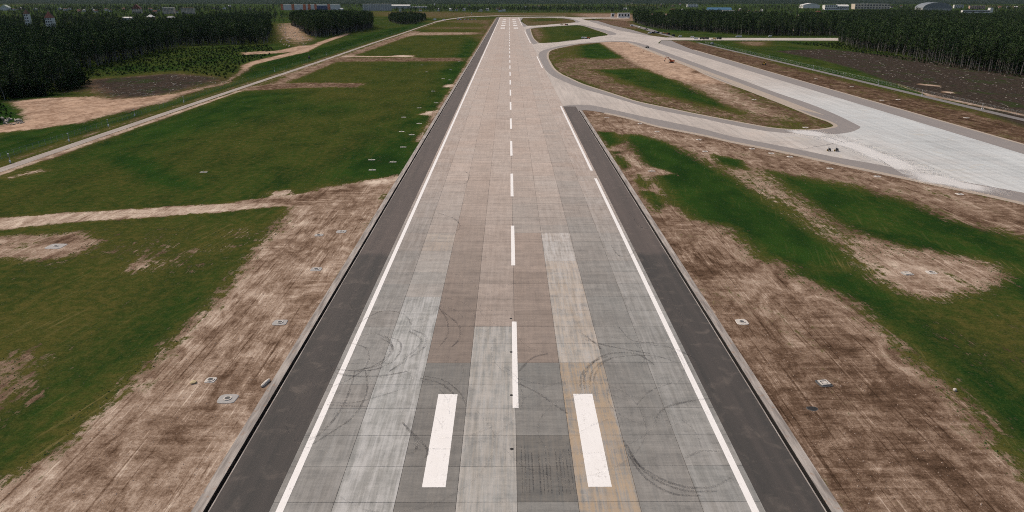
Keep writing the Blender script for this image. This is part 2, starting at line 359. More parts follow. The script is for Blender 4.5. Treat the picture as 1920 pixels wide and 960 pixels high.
# ------------------------------------------------------------------ ground: one sheet to the horizon, cover types held on its vertices
def spaced():
    xs = [0.0]; x = 0.0
    while x < 9500:
        x += 1.35 if x < 70 else (1.8 if x < 290 else max(1.8, (x - 290) * 0.03 + 1.8)); xs.append(x)
    xs = sorted(set(xs) | {39.0, 39.25}); return np.array([-k for k in xs[:0:-1]] + xs)
def spaced_y():
    ys = [-60.0, -20.0, 10.0, 30.0]; y = 40.0
    while y < 26000:
        ys.append(y); y += max(1.15, y * y / 42000)
    return np.array(ys)
GX, GY = spaced(), spaced_y()
XX, YY = np.meshgrid(GX, GY); PX, PY = XX.ravel(), YY.ravel(); NV = len(PX)
def sdist(poly):
    px = np.array([p[0] for p in poly]); py = np.array([p[1] for p in poly])
    d = np.full(NV, 1e9); bb = (PX > px.min() - 60) & (PX < px.max() + 60) & (PY > py.min() - 60) & (PY < py.max() + 60)
    x, y = PX[bb], PY[bb]; dd = np.full(len(x), 1e18); ins = np.zeros(len(x), bool); n = len(px)
    for i in range(n):
        x0, y0, x1, y1 = px[i], py[i], px[(i + 1) % n], py[(i + 1) % n]; ex, ey = x1 - x0, y1 - y0
        t = np.clip(((x - x0) * ex + (y - y0) * ey) / (ex * ex + ey * ey + 1e-9), 0, 1)
        dd = np.minimum(dd, (x - x0 - t * ex) ** 2 + (y - y0 - t * ey) ** 2)
        c = (y0 > y) != (y1 > y)
        if y1 != y0: ins ^= c & (x < ex * (y - y0) / (y1 - y0) + x0)
    d[bb] = np.sqrt(dd) * np.where(ins, -1, 1); return d
GR = np.full(NV, 0.95); TONE = np.full(NV, 0.4); OLV = np.full(NV, 0.25); LIT = np.zeros(NV); SAND = np.zeros(NV)
CH = {'g': GR, 't': TONE, 'o': OLV, 'l': LIT, 's': SAND}
def lay(poly, w=3.0, m=None, **kw):
    """soften a cover type in over a distance of +-w metres around the outline"""
    if m is None: m = np.clip(0.5 - sdist(poly) / (3.6 * w), 0, 1)
    for k, v in kw.items():
        a = CH[k]; a += (v - a) * m
def rectp(x0, x1, y0, y1): return [(x0, y0), (x1, y0), (x1, y1), (x0, y1)]
# far country outside the airfield: dark rough ground under woods
far = sstep(2300, 2600, PY); OLV += (0.05 - OLV) * far; GR += (0.9 - GR) * far
lay(rectp(-9000, -200, 200, 2600), 5, g=0.85, o=0.1, t=0.35); lay(rectp(268, 9000, 200, 2600), 5, g=0.85, o=0.05, t=0.2)
# left field
lay(rectp(-186, -37, 20, 2350), 3, g=1.0, o=0.32, t=0.5); lay(rectp(-186, -50, 420, 2300), 12, o=0.62)
lay(P((0, 345), (300, 255), (640, 165), (820, 170), (760, 240), (680, 320), (420, 372), (150, 380), (0, 395)), 30, o=0.62)
lay(P((90, 330), (300, 270), (480, 215), (560, 180), (480, 165), (230, 240), (60, 300)), 12, o=0.0)
lay(P((555, 200), (640, 190), (700, 195), (690, 205), (600, 212)), 14, o=0.0); lay(P((200, 290), (270, 300), (340, 345), (355, 352), (300, 345), (255, 318)), 4, o=-0.5)
lay(P((560, 150), (680, 120), (830, 115), (815, 160), (700, 160), (600, 165)), 15, o=0.5)
lay(P((700, 100), (730, 70), (880, 68), (870, 105), (800, 110)), 30, o=0.62); lay(P((690, 110), (720, 85), (800, 62), (900, 66), (885, 100), (830, 108)), 20, o=0.55)
lay(P((640, 330), (790, 190), (850, 120), (880, 70), (895, 70), (840, 190), (745, 330)), 6, o=-0.35)
lay(P((700, 205), (800, 150), (820, 170), (770, 245), (690, 300)), 8, o=0.5)
lay(P((-30, 600), (180, 560), (120, 700), (-30, 780)), 9, g=0.58, o=0.85, t=0.42); lay(P((-30, 690), (45, 670), (30, 740), (-30, 770)), 3, g=0.3, t=0.5); lay(P((-20, 540), (300, 520), (360, 560), (180, 640), (0, 700)), 14, o=0.5)
lay(P((0, 720), (260, 620), (420, 520), (330, 640), (150, 770), (0, 860)), 7, o=-0.1)
lay(P((0, 420), (540, 395), (500, 430), (430, 520), (250, 530), (0, 500)), 8, g=0.74, o=0.35)
# left bare strip beside the shoulder, haul path, patches
lay(P((745, 330), (690, 342), (600, 352), (560, 372), (535, 405), (470, 490), (390, 575), (300, 660), (195, 745), (110, 835), (-60, 945), (-260, 1300), (420, 1300), (440, 958), (540, 755), (670, 500), (745, 345)), 2.6, g=0.0, t=0.60)
lay(P((330, 700), (480, 640), (560, 540), (600, 540), (520, 700), (420, 800), (300, 880), (240, 850)), 6, t=0.42)
lay(P((560, 390), (700, 345), (735, 345), (640, 480), (560, 480)), 5, t=0.46)
lay(P((-60, 415), (0, 409), (120, 399), (300, 389), (440, 380), (560, 366), (640, 352), (650, 362), (545, 384), (400, 399), (150, 416), (0, 431), (-60, 440)), 0.9, g=0.0, t=0.72)
lay(P((440, 378), (560, 366), (700, 342), (735, 340), (640, 364), (545, 386)), 1.2, g=0.0, t=0.42)
lay(P((500, 360), (545, 356), (548, 366), (510, 370)), 1.5, g=0.1, t=0.8); lay(P((-40, 446), (60, 440), (150, 436), (185, 452), (140, 478), (60, 488), (-40, 486)), 1.6, g=0.05, t=0.46)
lay(P((60, 452), (140, 442), (150, 452), (90, 458), (0, 462)), 1.2, t=0.22)
for q in (((680, 340), (745, 332), (735, 345), (672, 348)), ((800, 208), (820, 208), (808, 217), (785, 215)), ((838, 158), (862, 158), (850, 164), (830, 163))): lay(P(*q), 1.5, g=0.0, t=0.85)
for q in (((240, 498), (300, 492), (290, 505), (235, 508)), ((425, 430), (465, 426), (458, 440), (415, 442)), ((380, 465), (420, 460), (425, 468), (370, 470)), ((0, 455), (40, 450), (50, 462), (0, 465))): lay(P(*q), 2.5, g=0.35, t=0.65, o=0.6)
# strips across the left field
lay(P((430, 172), (500, 158), (560, 155), (680, 156), (676, 163), (560, 165), (470, 170)), 3, g=0.05, t=0.30)
lay(P((500, 160), (560, 128), (620, 112), (700, 84), (770, 58), (790, 60), (700, 92), (640, 112), (570, 142), (530, 158)), 2.5, g=0.1, t=0.40)
lay(P((630, 104), (760, 105), (760, 107), (630, 107)), 2, g=0.0, t=0.75); lay(P((610, 109), (875, 108), (868, 115), (600, 116)), 5, g=0.2, t=0.30); lay(P((740, 103), (775, 104), (775, 108), (740, 107)), 3, g=0, t=0.9)
lay(P((755, 64), (790, 60), (900, 60), (898, 65), (790, 66), (760, 68)), 5, g=0.1, t=0.55); lay(P((790, 50), (925, 50), (922, 55), (800, 54)), 8, g=0.45, t=0.35, o=0.6); lay(P((800, 40), (930, 36), (905, 78), (890, 70), (905, 45)), 10, g=0.45, t=0.35, o=0.8)
lay(P((790, 56), (830, 40), (920, 38), (915, 60)), 15, o=0.8); lay(rectp(-41.5, -39, 300, 2300), 1.2, g=0.1, t=0.6)
# strip between field and perimeter road
lay(rectp(-183.5, -178, 200, 2000), 1.5, g=0.45, t=0.55, o=0.5); lay(rectp(-182, -179.5, 200, 480), 0.8, g=0.0, t=0.78); lay(rectp(-194.5, -188.5, 200, 1900), 1.5, g=0.5, t=0.5, o=0.5)
lay(P((0, 335), (70, 318), (90, 320), (20, 335)), 2, g=0, t=0.7)
# west of the fence
lay(rectp(-225, -198, 200, 1800), 4, g=1.0, o=-0.05)
lay(P((-200, 205), (20, 190), (90, 183), (175, 181), (215, 187), (300, 178), (345, 172), (320, 190), (240, 208), (150, 231), (60, 243), (-120, 262)), 2.5, g=0.0, s=1.0, t=0.7)
lay(P((-100, 190), (15, 192), (38, 205), (45, 225), (0, 236), (-100, 245)), 2.5, g=1.0, s=0.0, o=-0.2)
lay(P((130, 150), (330, 135), (450, 148), (420, 158), (335, 176), (290, 182), (215, 188), (175, 180), (150, 165)), 9, l=0.62, g=0.35, t=0.35, o=0.8)
lay(P((120, 160), (130, 125), (330, 95), (480, 84), (525, 96), (455, 130), (440, 148), (330, 134), (150, 148)), 8, g=0.92, o=0.10, l=0.2)
lay(P((300, 184), (345, 172), (420, 150), (452, 132), (455, 122), (470, 116), (525, 103), (570, 92), (600, 78), (650, 62), (655, 64), (605, 82), (578, 97), (530, 108), (478, 121), (462, 130), (425, 152), (350, 176)), 1.5, g=0.0, s=0.9, t=0.7)
lay(P((450, 98), (520, 95), (560, 86), (585, 84), (575, 94), (520, 100), (455, 103)), 2, g=0.05, s=0.7, t=0.6)
lay(P((520, 44), (565, 42), (575, 60), (585, 75), (560, 86), (530, 78), (518, 60)), 10, g=0.42, s=0.5, t=0.6, o=0.5)
lay(P((530, 50), (560, 50), (575, 75), (545, 72)), 8, g=0.2, s=0.6)
# right infield between runway and the first link
lay(P((1095, 205), (1150, 215), (1320, 255), (1500, 292), (1687, 333), (1920, 384), (2300, 460), (2400, 1300), (1500, 1300), (1500, 958), (1260, 520), (1165, 340), (1085, 215)), 1.0, g=0.12, t=0.42, o=0.5)
lay(P((1190, 340), (1300, 420), (1420, 480), (1520, 540), (1700, 665), (1950, 900), (2100, 1300), (1500, 1300), (1500, 958), (1260, 520)), 5, g=0.05, t=0.34)
lay(P((1280, 410), (1400, 430), (1500, 520), (1640, 600), (1720, 690), (1600, 620), (1450, 560)), 6, g=0.05, t=0.48)
lay(P((1165, 254), (1200, 252), (1240, 262), (1290, 288), (1400, 338), (1490, 400), (1560, 450), (1615, 482), (1600, 502), (1500, 508), (1430, 480), (1360, 425), (1300, 412), (1250, 375), (1225, 330), (1190, 290)), 3.2, g=1.0, o=-0.1)
lay(P((1430, 318), (1520, 335), (1610, 352), (1700, 375), (1800, 412), (1960, 455), (1990, 540), (1850, 492), (1770, 482), (1660, 468), (1570, 430), (1490, 372)), 4, g=0.95, o=0.05)
lay(P((1480, 512), (1620, 500), (1680, 545), (1760, 562), (1900, 505), (2050, 520), (2150, 1000), (1950, 900), (1830, 765), (1750, 690), (1690, 640), (1600, 570), (1525, 530)), 2.6, g=1.0, o=-0.1)
lay(P((1760, 590), (1900, 560), (2050, 620), (1930, 720), (1830, 660)), 6, o=0.6, g=0.72)
lay(P((1600, 485), (1660, 462), (1780, 488), (1880, 508), (1850, 530), (1790, 548), (1720, 545), (1640, 520)), 4.5, g=0.15, t=0.66)
lay(P((1340, 290), (1380, 300), (1480, 365), (1560, 425), (1660, 470), (1640, 485), (1540, 440), (1440, 380), (1340, 310)), 4, g=0.42, t=0.68, o=0.6)
for q in (((1118, 246), (1148, 248), (1165, 266), (1142, 276), (1128, 262)), ((1146, 284), (1168, 284), (1186, 312), (1172, 320), (1158, 305)), ((1190, 325), (1215, 335), (1225, 350), (1205, 352)), ((1200, 358), (1235, 360), (1255, 385), (1235, 400)), ((1340, 292), (1390, 300), (1395, 318), (1350, 306))): lay(P(*q), 1.6, g=1.0, o=0.0)
lay(P((1180, 285), (1200, 310), (1245, 318), (1260, 326), (1215, 330), (1230, 350), (1260, 400), (1240, 370), (1205, 332), (1165, 290)), 1.5, g=0.0, t=0.6)
lay(P((1095, 205), (1320, 258), (1500, 296), (1480, 310), (1300, 275), (1150, 235), (1110, 232)), 4, g=0.05, t=0.36); lay(P((1110, 235), (1180, 230), (1300, 262), (1400, 292), (1330, 288), (1200, 250)), 4, t=0.55)
# islands between the links
lay(P((1020, 80), (1120, 76), (1180, 76), (1300, 125), (1563, 235), (1540, 245), (1400, 235), (1167, 183), (1045, 135), (1026, 105)), 2, g=0.36, t=0.36, o=0.95)
lay(P((1050, 92), (1090, 85), (1128, 80), (1150, 95), (1172, 108), (1130, 111), (1080, 107), (1060, 100)), 5, g=1.0, o=-0.05)
lay(P((1030, 95), (1080, 88), (1085, 104), (1040, 118)), 6, g=0.6, o=0.9)
lay(P((1118, 131), (1200, 129), (1260, 145), (1310, 165), (1355, 186), (1388, 212), (1330, 200), (1250, 180), (1180, 158)), 4.5, g=1.0, o=-0.1)
lay(P((1390, 160), (1480, 215), (1540, 235), (1450, 236), (1390, 200)), 8, g=0.62, o=0.8)
lay(P((1122, 78), (1180, 77.5), (1222, 94), (1275, 119), (1325, 140), (1355, 156), (1310, 158), (1255, 146), (1200, 122), (1160, 100)), 3.5, g=0.0, s=0.85, t=0.75)
lay(P((1260, 145), (1350, 158), (1420, 195), (1480, 225), (1420, 215), (1330, 180)), 5, g=0.15, t=0.54)
lay(P((1300, 132), (1312, 133), (1315, 138), (1290, 136)), 2, t=0.2, s=0.1)
lay(P((985, 50), (1095, 46), (1145, 64), (1060, 79), (1010, 82), (990, 60)), 3, g=0.95, o=0.35); lay(P((992, 55), (1010, 52), (1020, 68), (1012, 80), (1000, 70)), 8, g=0.2, t=0.35, o=0.8)
lay(P((975, 33), (1060, 33), (1090, 42), (1035, 46), (985, 49)), 5, g=0.45, t=0.32, o=0.7); lay(P((995, 35), (1050, 34), (1050, 39), (1000, 40)), 12, g=0.9, o=0.3)
# east of the parallel taxiway
lay(rectp(216, 258, 150, 1060), 2, g=0.22, t=0.22, o=0.7); lay(rectp(250, 259, 150, 700), 3, g=0.75, o=0.4)
lay(P((1160, 48), (1215, 60), (1270, 70), (1220, 68), (1150, 54)), 8, g=0.5, t=0.25, o=0.8); lay(P((1095, 36), (1180, 40), (1200, 55), (1150, 48)), 10, g=0.1, t=0.25)
lay(rectp(265, 284, 150, 1000), 3, g=1.0, o=0.0)
lay(P((1455, 96), (1540, 91), (1620, 99), (1700, 107), (1800, 120), (1960, 142), (2300, 200), (2300, 330), (1920, 236), (1860, 214), (1760, 182), (1690, 163), (1600, 128), (1540, 112)), 7, l=1.0)
lay(P((1680, 157), (1750, 178), (1840, 197), (1960, 222), (1960, 226), (1830, 199), (1740, 180)), 1.2, l=0.0, g=0.0, t=0.62); lay(P((1720, 156), (1765, 160), (1765, 163), (1720, 159)), 2, l=0, g=0, t=0.75); lay(P((1765, 170), (1795, 173), (1795, 176), (1765, 174)), 2, l=0, g=0, t=0.7)
lay(P((1420, 82), (1520, 78), (1575, 84), (1640, 98), (1560, 92), (1470, 92)), 6, g=1, o=0.2, l=0.0); lay(P((1380, 78), (1440, 77), (1440, 86), (1400, 86)), 6, g=0.3, t=0.4, o=0.7)
# beyond the runway end: cleared brown strip
lay(P((700, 21), (960, 24), (1180, 24), (1240, 32), (1240, 45), (1180, 32), (960, 31), (880, 31), (830, 34), (700, 30)), 30, g=0.5, t=0.35, o=0.9)
lay(P((1080, 25), (1160, 25), (1200, 40), (1150, 38), (1090, 31)), 15, g=0.1, t=0.45); lay(P((1180, 27), (1215, 30), (1235, 40), (1190, 38)), 10, g=0.1, t=0.5, s=0.3)
for k in range(26):      # pale open fields and yards in the far country
    u = random.uniform(-200, 2100); v = random.uniform(4, 13); w = random.uniform(25, 130); h = random.uniform(0.25, 0.9)
    lay(P((u, v), (u + w, v - 0.2), (u + w, v + h), (u, v + h)), 25, g=random.uniform(0.1, 0.8), t=random.uniform(0.3, 0.6), o=random.uniform(0.3, 0.9))
for a in CH.values(): np.clip(a, -0.5, 1.2, out=a)
GZ = hz(PX, PY); GZ = GZ + np.where((np.abs(PX) < 39.1) & (PY < 2392), -0.62, 0.0)
nx, ny = len(GX), len(GY); ii, jj = np.meshgrid(np.arange(nx - 1), np.arange(ny - 1)); b0 = (jj * nx + ii).ravel()
quads = np.stack([b0, b0 + 1, b0 + nx + 1, b0 + nx], 1)
me = bpy.data.meshes.new('ground'); me.vertices.add(NV); me.vertices.foreach_set('co', np.stack([PX, PY, GZ], 1).ravel())
me.loops.add(quads.size); me.loops.foreach_set('vertex_index', quads.ravel()); me.polygons.add(len(quads))
me.polygons.foreach_set('loop_start', np.arange(0, quads.size, 4)); me.update(calc_edges=True); me.materials.append(M_GROUND)
for nm, chs in (('cover', (GR, TONE, OLV)), ('cover2', (LIT, SAND, np.zeros(NV)))):
    a = me.attributes.new(nm, 'FLOAT_COLOR', 'POINT'); a.data.foreach_set('color', np.stack([*chs, np.ones(NV)], 1).ravel().astype(np.float32))
me.polygons.foreach_set('use_smooth', [True] * len(quads))
struct(link('ground', me))
def cover_at(x, y, arr):
    i = np.clip(np.searchsorted(GX, x), 0, nx - 1); j = np.clip(np.searchsorted(GY, y), 0, ny - 1); return arr[j * nx + i]

# ------------------------------------------------------------------ runway
YE = 2390.0
ZS = 0.10
rw = MB().box((0, (40 + YE) / 2, ZS - 0.17), (59.96, YE - 40, 0.26)).build('runway', M_JOINT); struct(rw, label='long concrete runway with white markings and dark asphalt shoulders')
LW, LL, GAP = 7.5, 7.0, 0.055
slab_me = MB().box((0, 0, -0.06), (LW - GAP, LL - GAP, 0.12)).me('slab', M_SLAB)
def yv(v): return at(960, v)[1]
def slab_tone(l, y):
    """tone, rust, white, cool of the slab in lane l (0 = west edge) at distance y"""
    rn = random.uniform; near = float(1 - sstep(105, 270, y)); mid = float(sstep(330, 900, y))
    base = 0.322 + 0.012 * rn(-1, 1); rust = 0.05; white = 0.06; base -= 0.065 * near; cool = 0.75 * near + 0.12 * (1 - near) + rn(-.08, .08)
    base += 0.012 * mid + 0.022 * float(sstep(130, 230, y)) * (1 - mid)
    if l == 0: base -= 0.045 * float(1 - sstep(250, 500, y)); white += 0.1
    if l == 1:
        if y < yv(568): base += 0.03; white = 0.62; cool = 0.9
        elif y < yv(470): base += 0.03
        if yv(470) < y < yv(440): rust = 0.25; base += 0.02
    if l == 2:
        base -= 0.062 * float(1 - sstep(110, 230, y)) + 0.025 * float(1 - sstep(230, 420, y)); white = 0.0
        if y > yv(690): cool = 0.1
        else: cool = 0.8
    if l == 3:
        if y < yv(615): base += 0.03; white = 0.45; cool = 0.9; rust = 0.22
        else: cool = 0.15; base -= 0.005
    if l == 4:
        white = 0.0
        if y < yv(685): base -= 0.06; cool = 0.85
        elif y < yv(520): base -= 0.055; cool = 0.05
        elif y < yv(430): base -= 0.03; cool = 0.05
        else: base -= 0.02 * float(1 - sstep(250, 400, y))
        if yv(945) < y < yv(840): base -= 0.05; rust = 0.1
    if l == 5:
        if y < yv(690): rust = 0.85; base += 0.0; white = 0.25
        elif y < yv(500): rust = 0.45; white = 0.6; base += 0.04
        elif y < yv(440): rust = 0.1; white = 0.65; base += 0.04
    if l == 6: base -= 0.05 * float(1 - sstep(200, 420, y)); cool += 0.1
    if l == 7: cool += 0.12 * near; base -= 0.03 * float(1 - sstep(250, 500, y)); white += 0.15
    return (max(0.08, base * (1 + 0.03 * rn(-1, 1))), rust, white, min(1, max(0, cool)))
fv, ff, fc = [], [], []
row = 0; y = yv(942.5) - 3 * LL; nslab = 0
rows = []
while y < YE - LL: rows.append(y); y += LL
for y0 in rows:
    for l in range(8):
        x = -30 + LW * (l + 0.5); yc = y0 + LL / 2; c = slab_tone(l, yc); z = ZS + random.uniform(-0.004, 0.0)
        if y0 + LL > 60 and nslab < 296:
            o = link('slab', slab_me, rw, (x, yc, z)); o.color = c; nslab += 1
        else:
            k = len(fv); a, b = (LW - GAP) / 2, (LL - GAP) / 2
            fv += [(x - a, yc - b, z), (x + a, yc - b, z), (x + a, yc + b, z), (x - a, yc + b, z), (x - a, yc - b, z - .12), (x + a, yc - b, z - .12), (x + a, yc + b, z - .12), (x - a, yc + b, z - .12)]
            ff += [(k, k + 1, k + 2, k + 3), (k, k + 4, k + 5, k + 1), (k + 1, k + 5, k + 6, k + 2), (k + 2, k + 6, k + 7, k + 3), (k + 3, k + 7, k + 4, k)]; fc += [c] * 8
me = mesh('far_slabs', fv, ff, M_SLAB2); a = me.attributes.new('tone', 'FLOAT_COLOR', 'POINT'); a.data.foreach_set('color', np.array(fc, np.float32).ravel())
struct(link('far_slabs', me, rw), 'stuff')
ZM = ZS + 0.010
def sheet(name, x0, x1, y0, y1, z, mat, parent): return MB().box(((x0 + x1) / 2, (y0 + y1) / 2, z - 0.002), (x1 - x0, y1 - y0, 0.004)).build(name, mat, parent)
for k in range(-1, 34):      # centre line dashes
    y0 = 91.2 + 60.1 * k
    if y0 < 1560: sheet('centre_stripe', -0.45, 0.45, y0, y0 + 30.1, ZM, M_PAINT, rw)
sheet('centre_stripe', -0.45, 0.45, 1620, YE - 60, ZM, M_PAINT, rw)
for s in (-1, 1):
    sheet('touchdown_bar', min(s * 9.05, s * 12.05), max(s * 9.05, s * 12.05), 73, 95.2, ZM, M_PAINT, rw)
    for v in (52.7, 47.6, 43.5, 40, 37.0):
        y0 = at(960, v)[1]; sheet('touchdown_bar', min(s * 9, s * 18), max(s * 9, s * 18), y0 - 22, y0 + 22, ZM, M_PAINT, rw)
sheet('edge_stripe', -29.2, -28.3, 42, YE - 5, ZM, M_PAINT, rw)
for a, b in ((42, 234.5), (246, 405), (638.7, 767.7), (1000, 1390), (1632, 2325)): sheet('edge_stripe', 28.3, 29.2, a, b, ZM, M_PAINT, rw)
sheet('threshold_stripe', -28, 28, YE - 8, YE - 5, ZM, M_PAINT, rw)
# sealed inlets on the centre line
for v in (598, 661, 742, 843): MB().lathe([(0.26, 0), (0.26, 0.02), (0.2, 0.025)], 12).build('centre_light_recess', M_SLOT, rw, (-0.62, yv(v), ZS))

# tyre marks: real ribbons of rubber film on the slabs
def ribbon(name, pts, w, z, mat, parent):
    pts = catmull(pts, 8); vs = []; n = len(pts)
    for i, p in enumerate(pts):
        a, b = Vector(pts[max(i - 1, 0)]), Vector(pts[min(i + 1, n - 1)]); d = (b - a).normalized(); q = Vector((-d.y, d.x)) * w / 2 * (0.4 + 0.6 * math.sin(math.pi * (i + .5) / n) ** 0.4)
        vs += [(p[0] - q.x, p[1] - q.y, z), (p[0] + q.x, p[1] + q.y, z)]
    return link(name, mesh(name, vs, [(2 * i, 2 * i + 1, 2 * i + 3, 2 * i + 2) for i in range(n - 1)], mat), parent)
def zl(*pts): return P(*[(480 + x / 2.4, 560 + y / 2.4) for x, y in pts])
def zr(*pts): return P(*[(960 + x / 2.4, 560 + y / 2.4) for x, y in pts])
MARKS = [zl((575, 170), (640, 190), (652, 230), (620, 280), (540, 320), (440, 330)), zl((560, 180), (602, 205), (598, 250), (540, 300), (450, 325), (360, 320)),
    zl((590, 176), (612, 210), (606, 252), (556, 300), (470, 322)), zl((490, 320), (502, 400), (480, 470), (430, 540), (330, 610), (250, 660)), zl((445, 330), (420, 420), (370, 520), (300, 600), (240, 640)),
    zl((700, 140), (762, 170), (757, 220), (700, 262), (600, 330)), zl((690, 150), (740, 180), (735, 215), (660, 280)), zl((750, 350), (850, 372), (920, 430), (945, 490)), zl((740, 360), (830, 385), (900, 440)),
    zl((330, 470), (440, 470), (560, 440), (690, 400)), zl((320, 480), (430, 486), (500, 488)), zl((820, 40), (860, 100), (860, 170), (820, 220)), zl((840, 60), (910, 120), (915, 180), (880, 220)),
    zl((340, 330), (420, 350), (560, 350), (680, 330)), zl((470, 170), (540, 160), (600, 190), (620, 240)), zl((420, 200), (500, 230), (500, 300), (430, 360), (340, 400)), zl((660, 560), (720, 640), (715, 690), (680, 700)), zl((700, 600), (770, 680), (760, 720)),
    zl((450, 120), (560, 60), (660, 70), (700, 120)),
    zr((310, 420), (312, 350), (360, 290), (440, 250), (560, 252), (640, 300)), zr((365, 400), (375, 340), (420, 285), (500, 262), (640, 260), (740, 290)), zr((325, 410), (328, 340), (372, 285), (430, 262)), zr((350, 400), (358, 335), (400, 290), (470, 262)),
    zr((500, 640), (560, 740), (660, 810), (780, 850), (900, 850), (1000, 800)), zr((520, 700), (600, 810), (720, 880), (850, 890)), zr((515, 660), (575, 760), (670, 830), (790, 868), (920, 870)), zr((480, 130), (540, 190), (640, 200)), zr((20, 380), (120, 430), (190, 480), (250, 520)), zr((320, 180), (390, 205), (480, 225), (620, 250)), zr((300, 150), (370, 200), (400, 230)),
    zr((640, 560), (680, 500), (770, 470), (900, 450)), zr((780, 720), (850, 690), (930, 690)), zr((30, 330), (90, 270), (160, 250)), zr((560, 480), (620, 420), (720, 380)), zr((620, 210), (720, 225), (820, 270)),
    P((840, 340), (870, 345), (880, 330), (872, 322)), P((820, 400), (850, 410), (862, 425), (850, 440)), P((1145, 460), (1160, 480), (1180, 480), (1190, 470)), P((1180, 400), (1200, 425), (1215, 430))]
for i, mk in enumerate(MARKS): ribbon('tyre_mark', mk, 0.30 + 0.16 * random.random(), ZM + 0.006 + 0.0015 * i, M_RUB, rw)
for i in range(34):      # faint turning circles left by trucks
    side = random.random() < .6; cx, cy, rd = (random.uniform(-27, -10), random.uniform(80, 135), random.uniform(4, 11)) if side else (random.uniform(4, 24), random.uniform(72, 130), random.uniform(5, 12)); a0 = random.uniform(0, 6.28); sw = random.uniform(1.2, 3.2)
    pts = [(cx + rd * math.cos(a0 + sw * k / 6) * (1 + .04 * k), cy + rd * 1.25 * math.sin(a0 + sw * k / 6)) for k in range(7)]
    if max(abs(q[0]) for q in pts) < 36.5: ribbon('tyre_mark', pts, random.uniform(.10, .22), ZM + 0.07 + .001 * i, M_RUB2, rw)
for i in range(15):      # scraped parallel lines on the dark slab east of the centre line
    x = 0.7 + i * 0.46; a = at(980, 930 - random.uniform(0, 8))[1]; b = at(980, 836 + random.uniform(0, 30))[1]
    if i not in (4, 9): ribbon('scrape_line', [(x, a), (x + .02, (a + b) / 2), (x, b)], 0.10 + .1 * random.random(), ZM + 0.003, M_RUB, rw)

# shoulders, drains
def shoulder(name, x0, x1, y0, y1): struct(MB().box(((x0 + x1) / 2, (y0 + y1) / 2, ZS - 0.155), (x1 - x0, y1 - y0, 0.29)).build(name, M_ASPH))
shoulder('runway_shoulder', -37.2, -30.0, 40, YE); shoulder('runway_shoulder', 30.0, 37.2, 40, 404)
def drain(s, y0, y1):
    d = MB().box((s * 38.68, (y0 + y1) / 2, -0.26), (1.44, y1 - y0, 0.74)).build('drainage_channel', M_KERB); struct(d)
    MB().box((s * 37.285, (y0 + y1) / 2, -0.25), (0.165, y1 - y0, 0.71)).build('inner_kerb', M_KERB, d)
    MB().box((s * 37.945, (y0 + y1) / 2, -0.25), (0.03, y1 - y0, 0.62)).build('slot_shade_strip', M_SLOT, d)  # dark strip over the outer wall: slot shade painted in, no real lining
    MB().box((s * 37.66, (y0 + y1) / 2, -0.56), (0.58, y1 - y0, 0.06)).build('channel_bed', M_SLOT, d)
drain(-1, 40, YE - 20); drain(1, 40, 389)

# ------------------------------------------------------------------ taxiways
near_edge = P((1067, 197.5), (1093, 196.7), (1117, 199), (1167, 210), (1217, 221), (1267, 231), (1320, 242.5), (1367, 255), (1433, 268), (1500, 281), (1562, 294), (1625, 305), (1687, 317), (1773, 335), (1850, 349), (1920, 362))
isl1 = P((1010.5, 101), (1010.6, 107), (1020, 127.5), (1031, 139), (1042, 146), (1067, 157), (1093, 166.7), (1133, 178), (1167, 188), (1217, 202.5), (1267, 213), (1320, 223), (1350, 230), (1417, 243), (1458, 248.5), (1508, 251.5), (1560, 252), (1590, 249), (1606, 244), (1613, 239), (1606, 234), (1567, 215), (1517, 194.5), (1450, 172), (1400, 153), (1342, 132), (1297, 115.5), (1260, 102), (1217, 87), (1197, 80.5), (1178, 77.3), (1147, 77), (1116, 79), (1085, 81.3), (1060, 84.5), (1045, 87), (1030, 91), (1015, 96))
isl1g = P((1028.5, 106), (1032, 115), (1041, 129), (1054, 139), (1067, 145), (1093, 157), (1133, 170), (1167, 181), (1200, 191), (1267, 205), (1300, 212), (1350, 221.5), (1400, 231), (1450, 239.5), (1500, 243), (1533, 242), (1557, 238.5), (1562, 235), (1550, 228), (1517, 216.5), (1467, 196), (1400, 170), (1350, 152), (1317, 138), (1297, 127.5), (1272, 117.5), (1247, 106), (1220, 95), (1185, 81.7), (1170, 79.2), (1147, 78.3), (1116, 80.5), (1085, 83), (1055, 89), (1040, 92.5), (1031, 97))
isl2 = P((985.8, 57.5), (989, 54.5), (997.5, 52), (1022, 50), (1060, 47.5), (1091, 46), (1099, 48), (1122.5, 53), (1147, 59.4), (1156, 63.6), (1151, 65.6), (1135, 67), (1097.5, 73), (1072, 77), (1035, 80), (1010, 81), (996, 81))
isl2g = P((995.6, 56.5), (1001, 53), (1022, 50.8), (1060, 48.3), (1088, 47.6), (1116, 56), (1140, 65), (1122, 68.3), (1097, 72.5), (1060, 77), (1010, 80.3))
isl3 = P((974, 33), (1060, 33), (1070, 34.5), (1089, 41), (1072.5, 43), (1035, 46), (989, 49), (980, 49)); isl3g = P((980.6, 33.7), (1057, 34.4), (1080, 41.5), (1035, 45.4), (989, 48.2))
sm = lambda pts, n=4: catmull(pts, n, True)
isl1, isl1g = sm(isl1), sm(isl1g); isl2, isl2g, isl3, isl3g = sm(isl2, 3), sm(isl2g, 3), sm(isl3, 2), sm(isl3g, 2)
clampx = lambda pts: [(max(p[0], 30.02), p[1]) for p in pts]
isl1, isl2, isl3 = clampx(isl1), clampx(isl2), clampx(isl3)
XO = 203.5
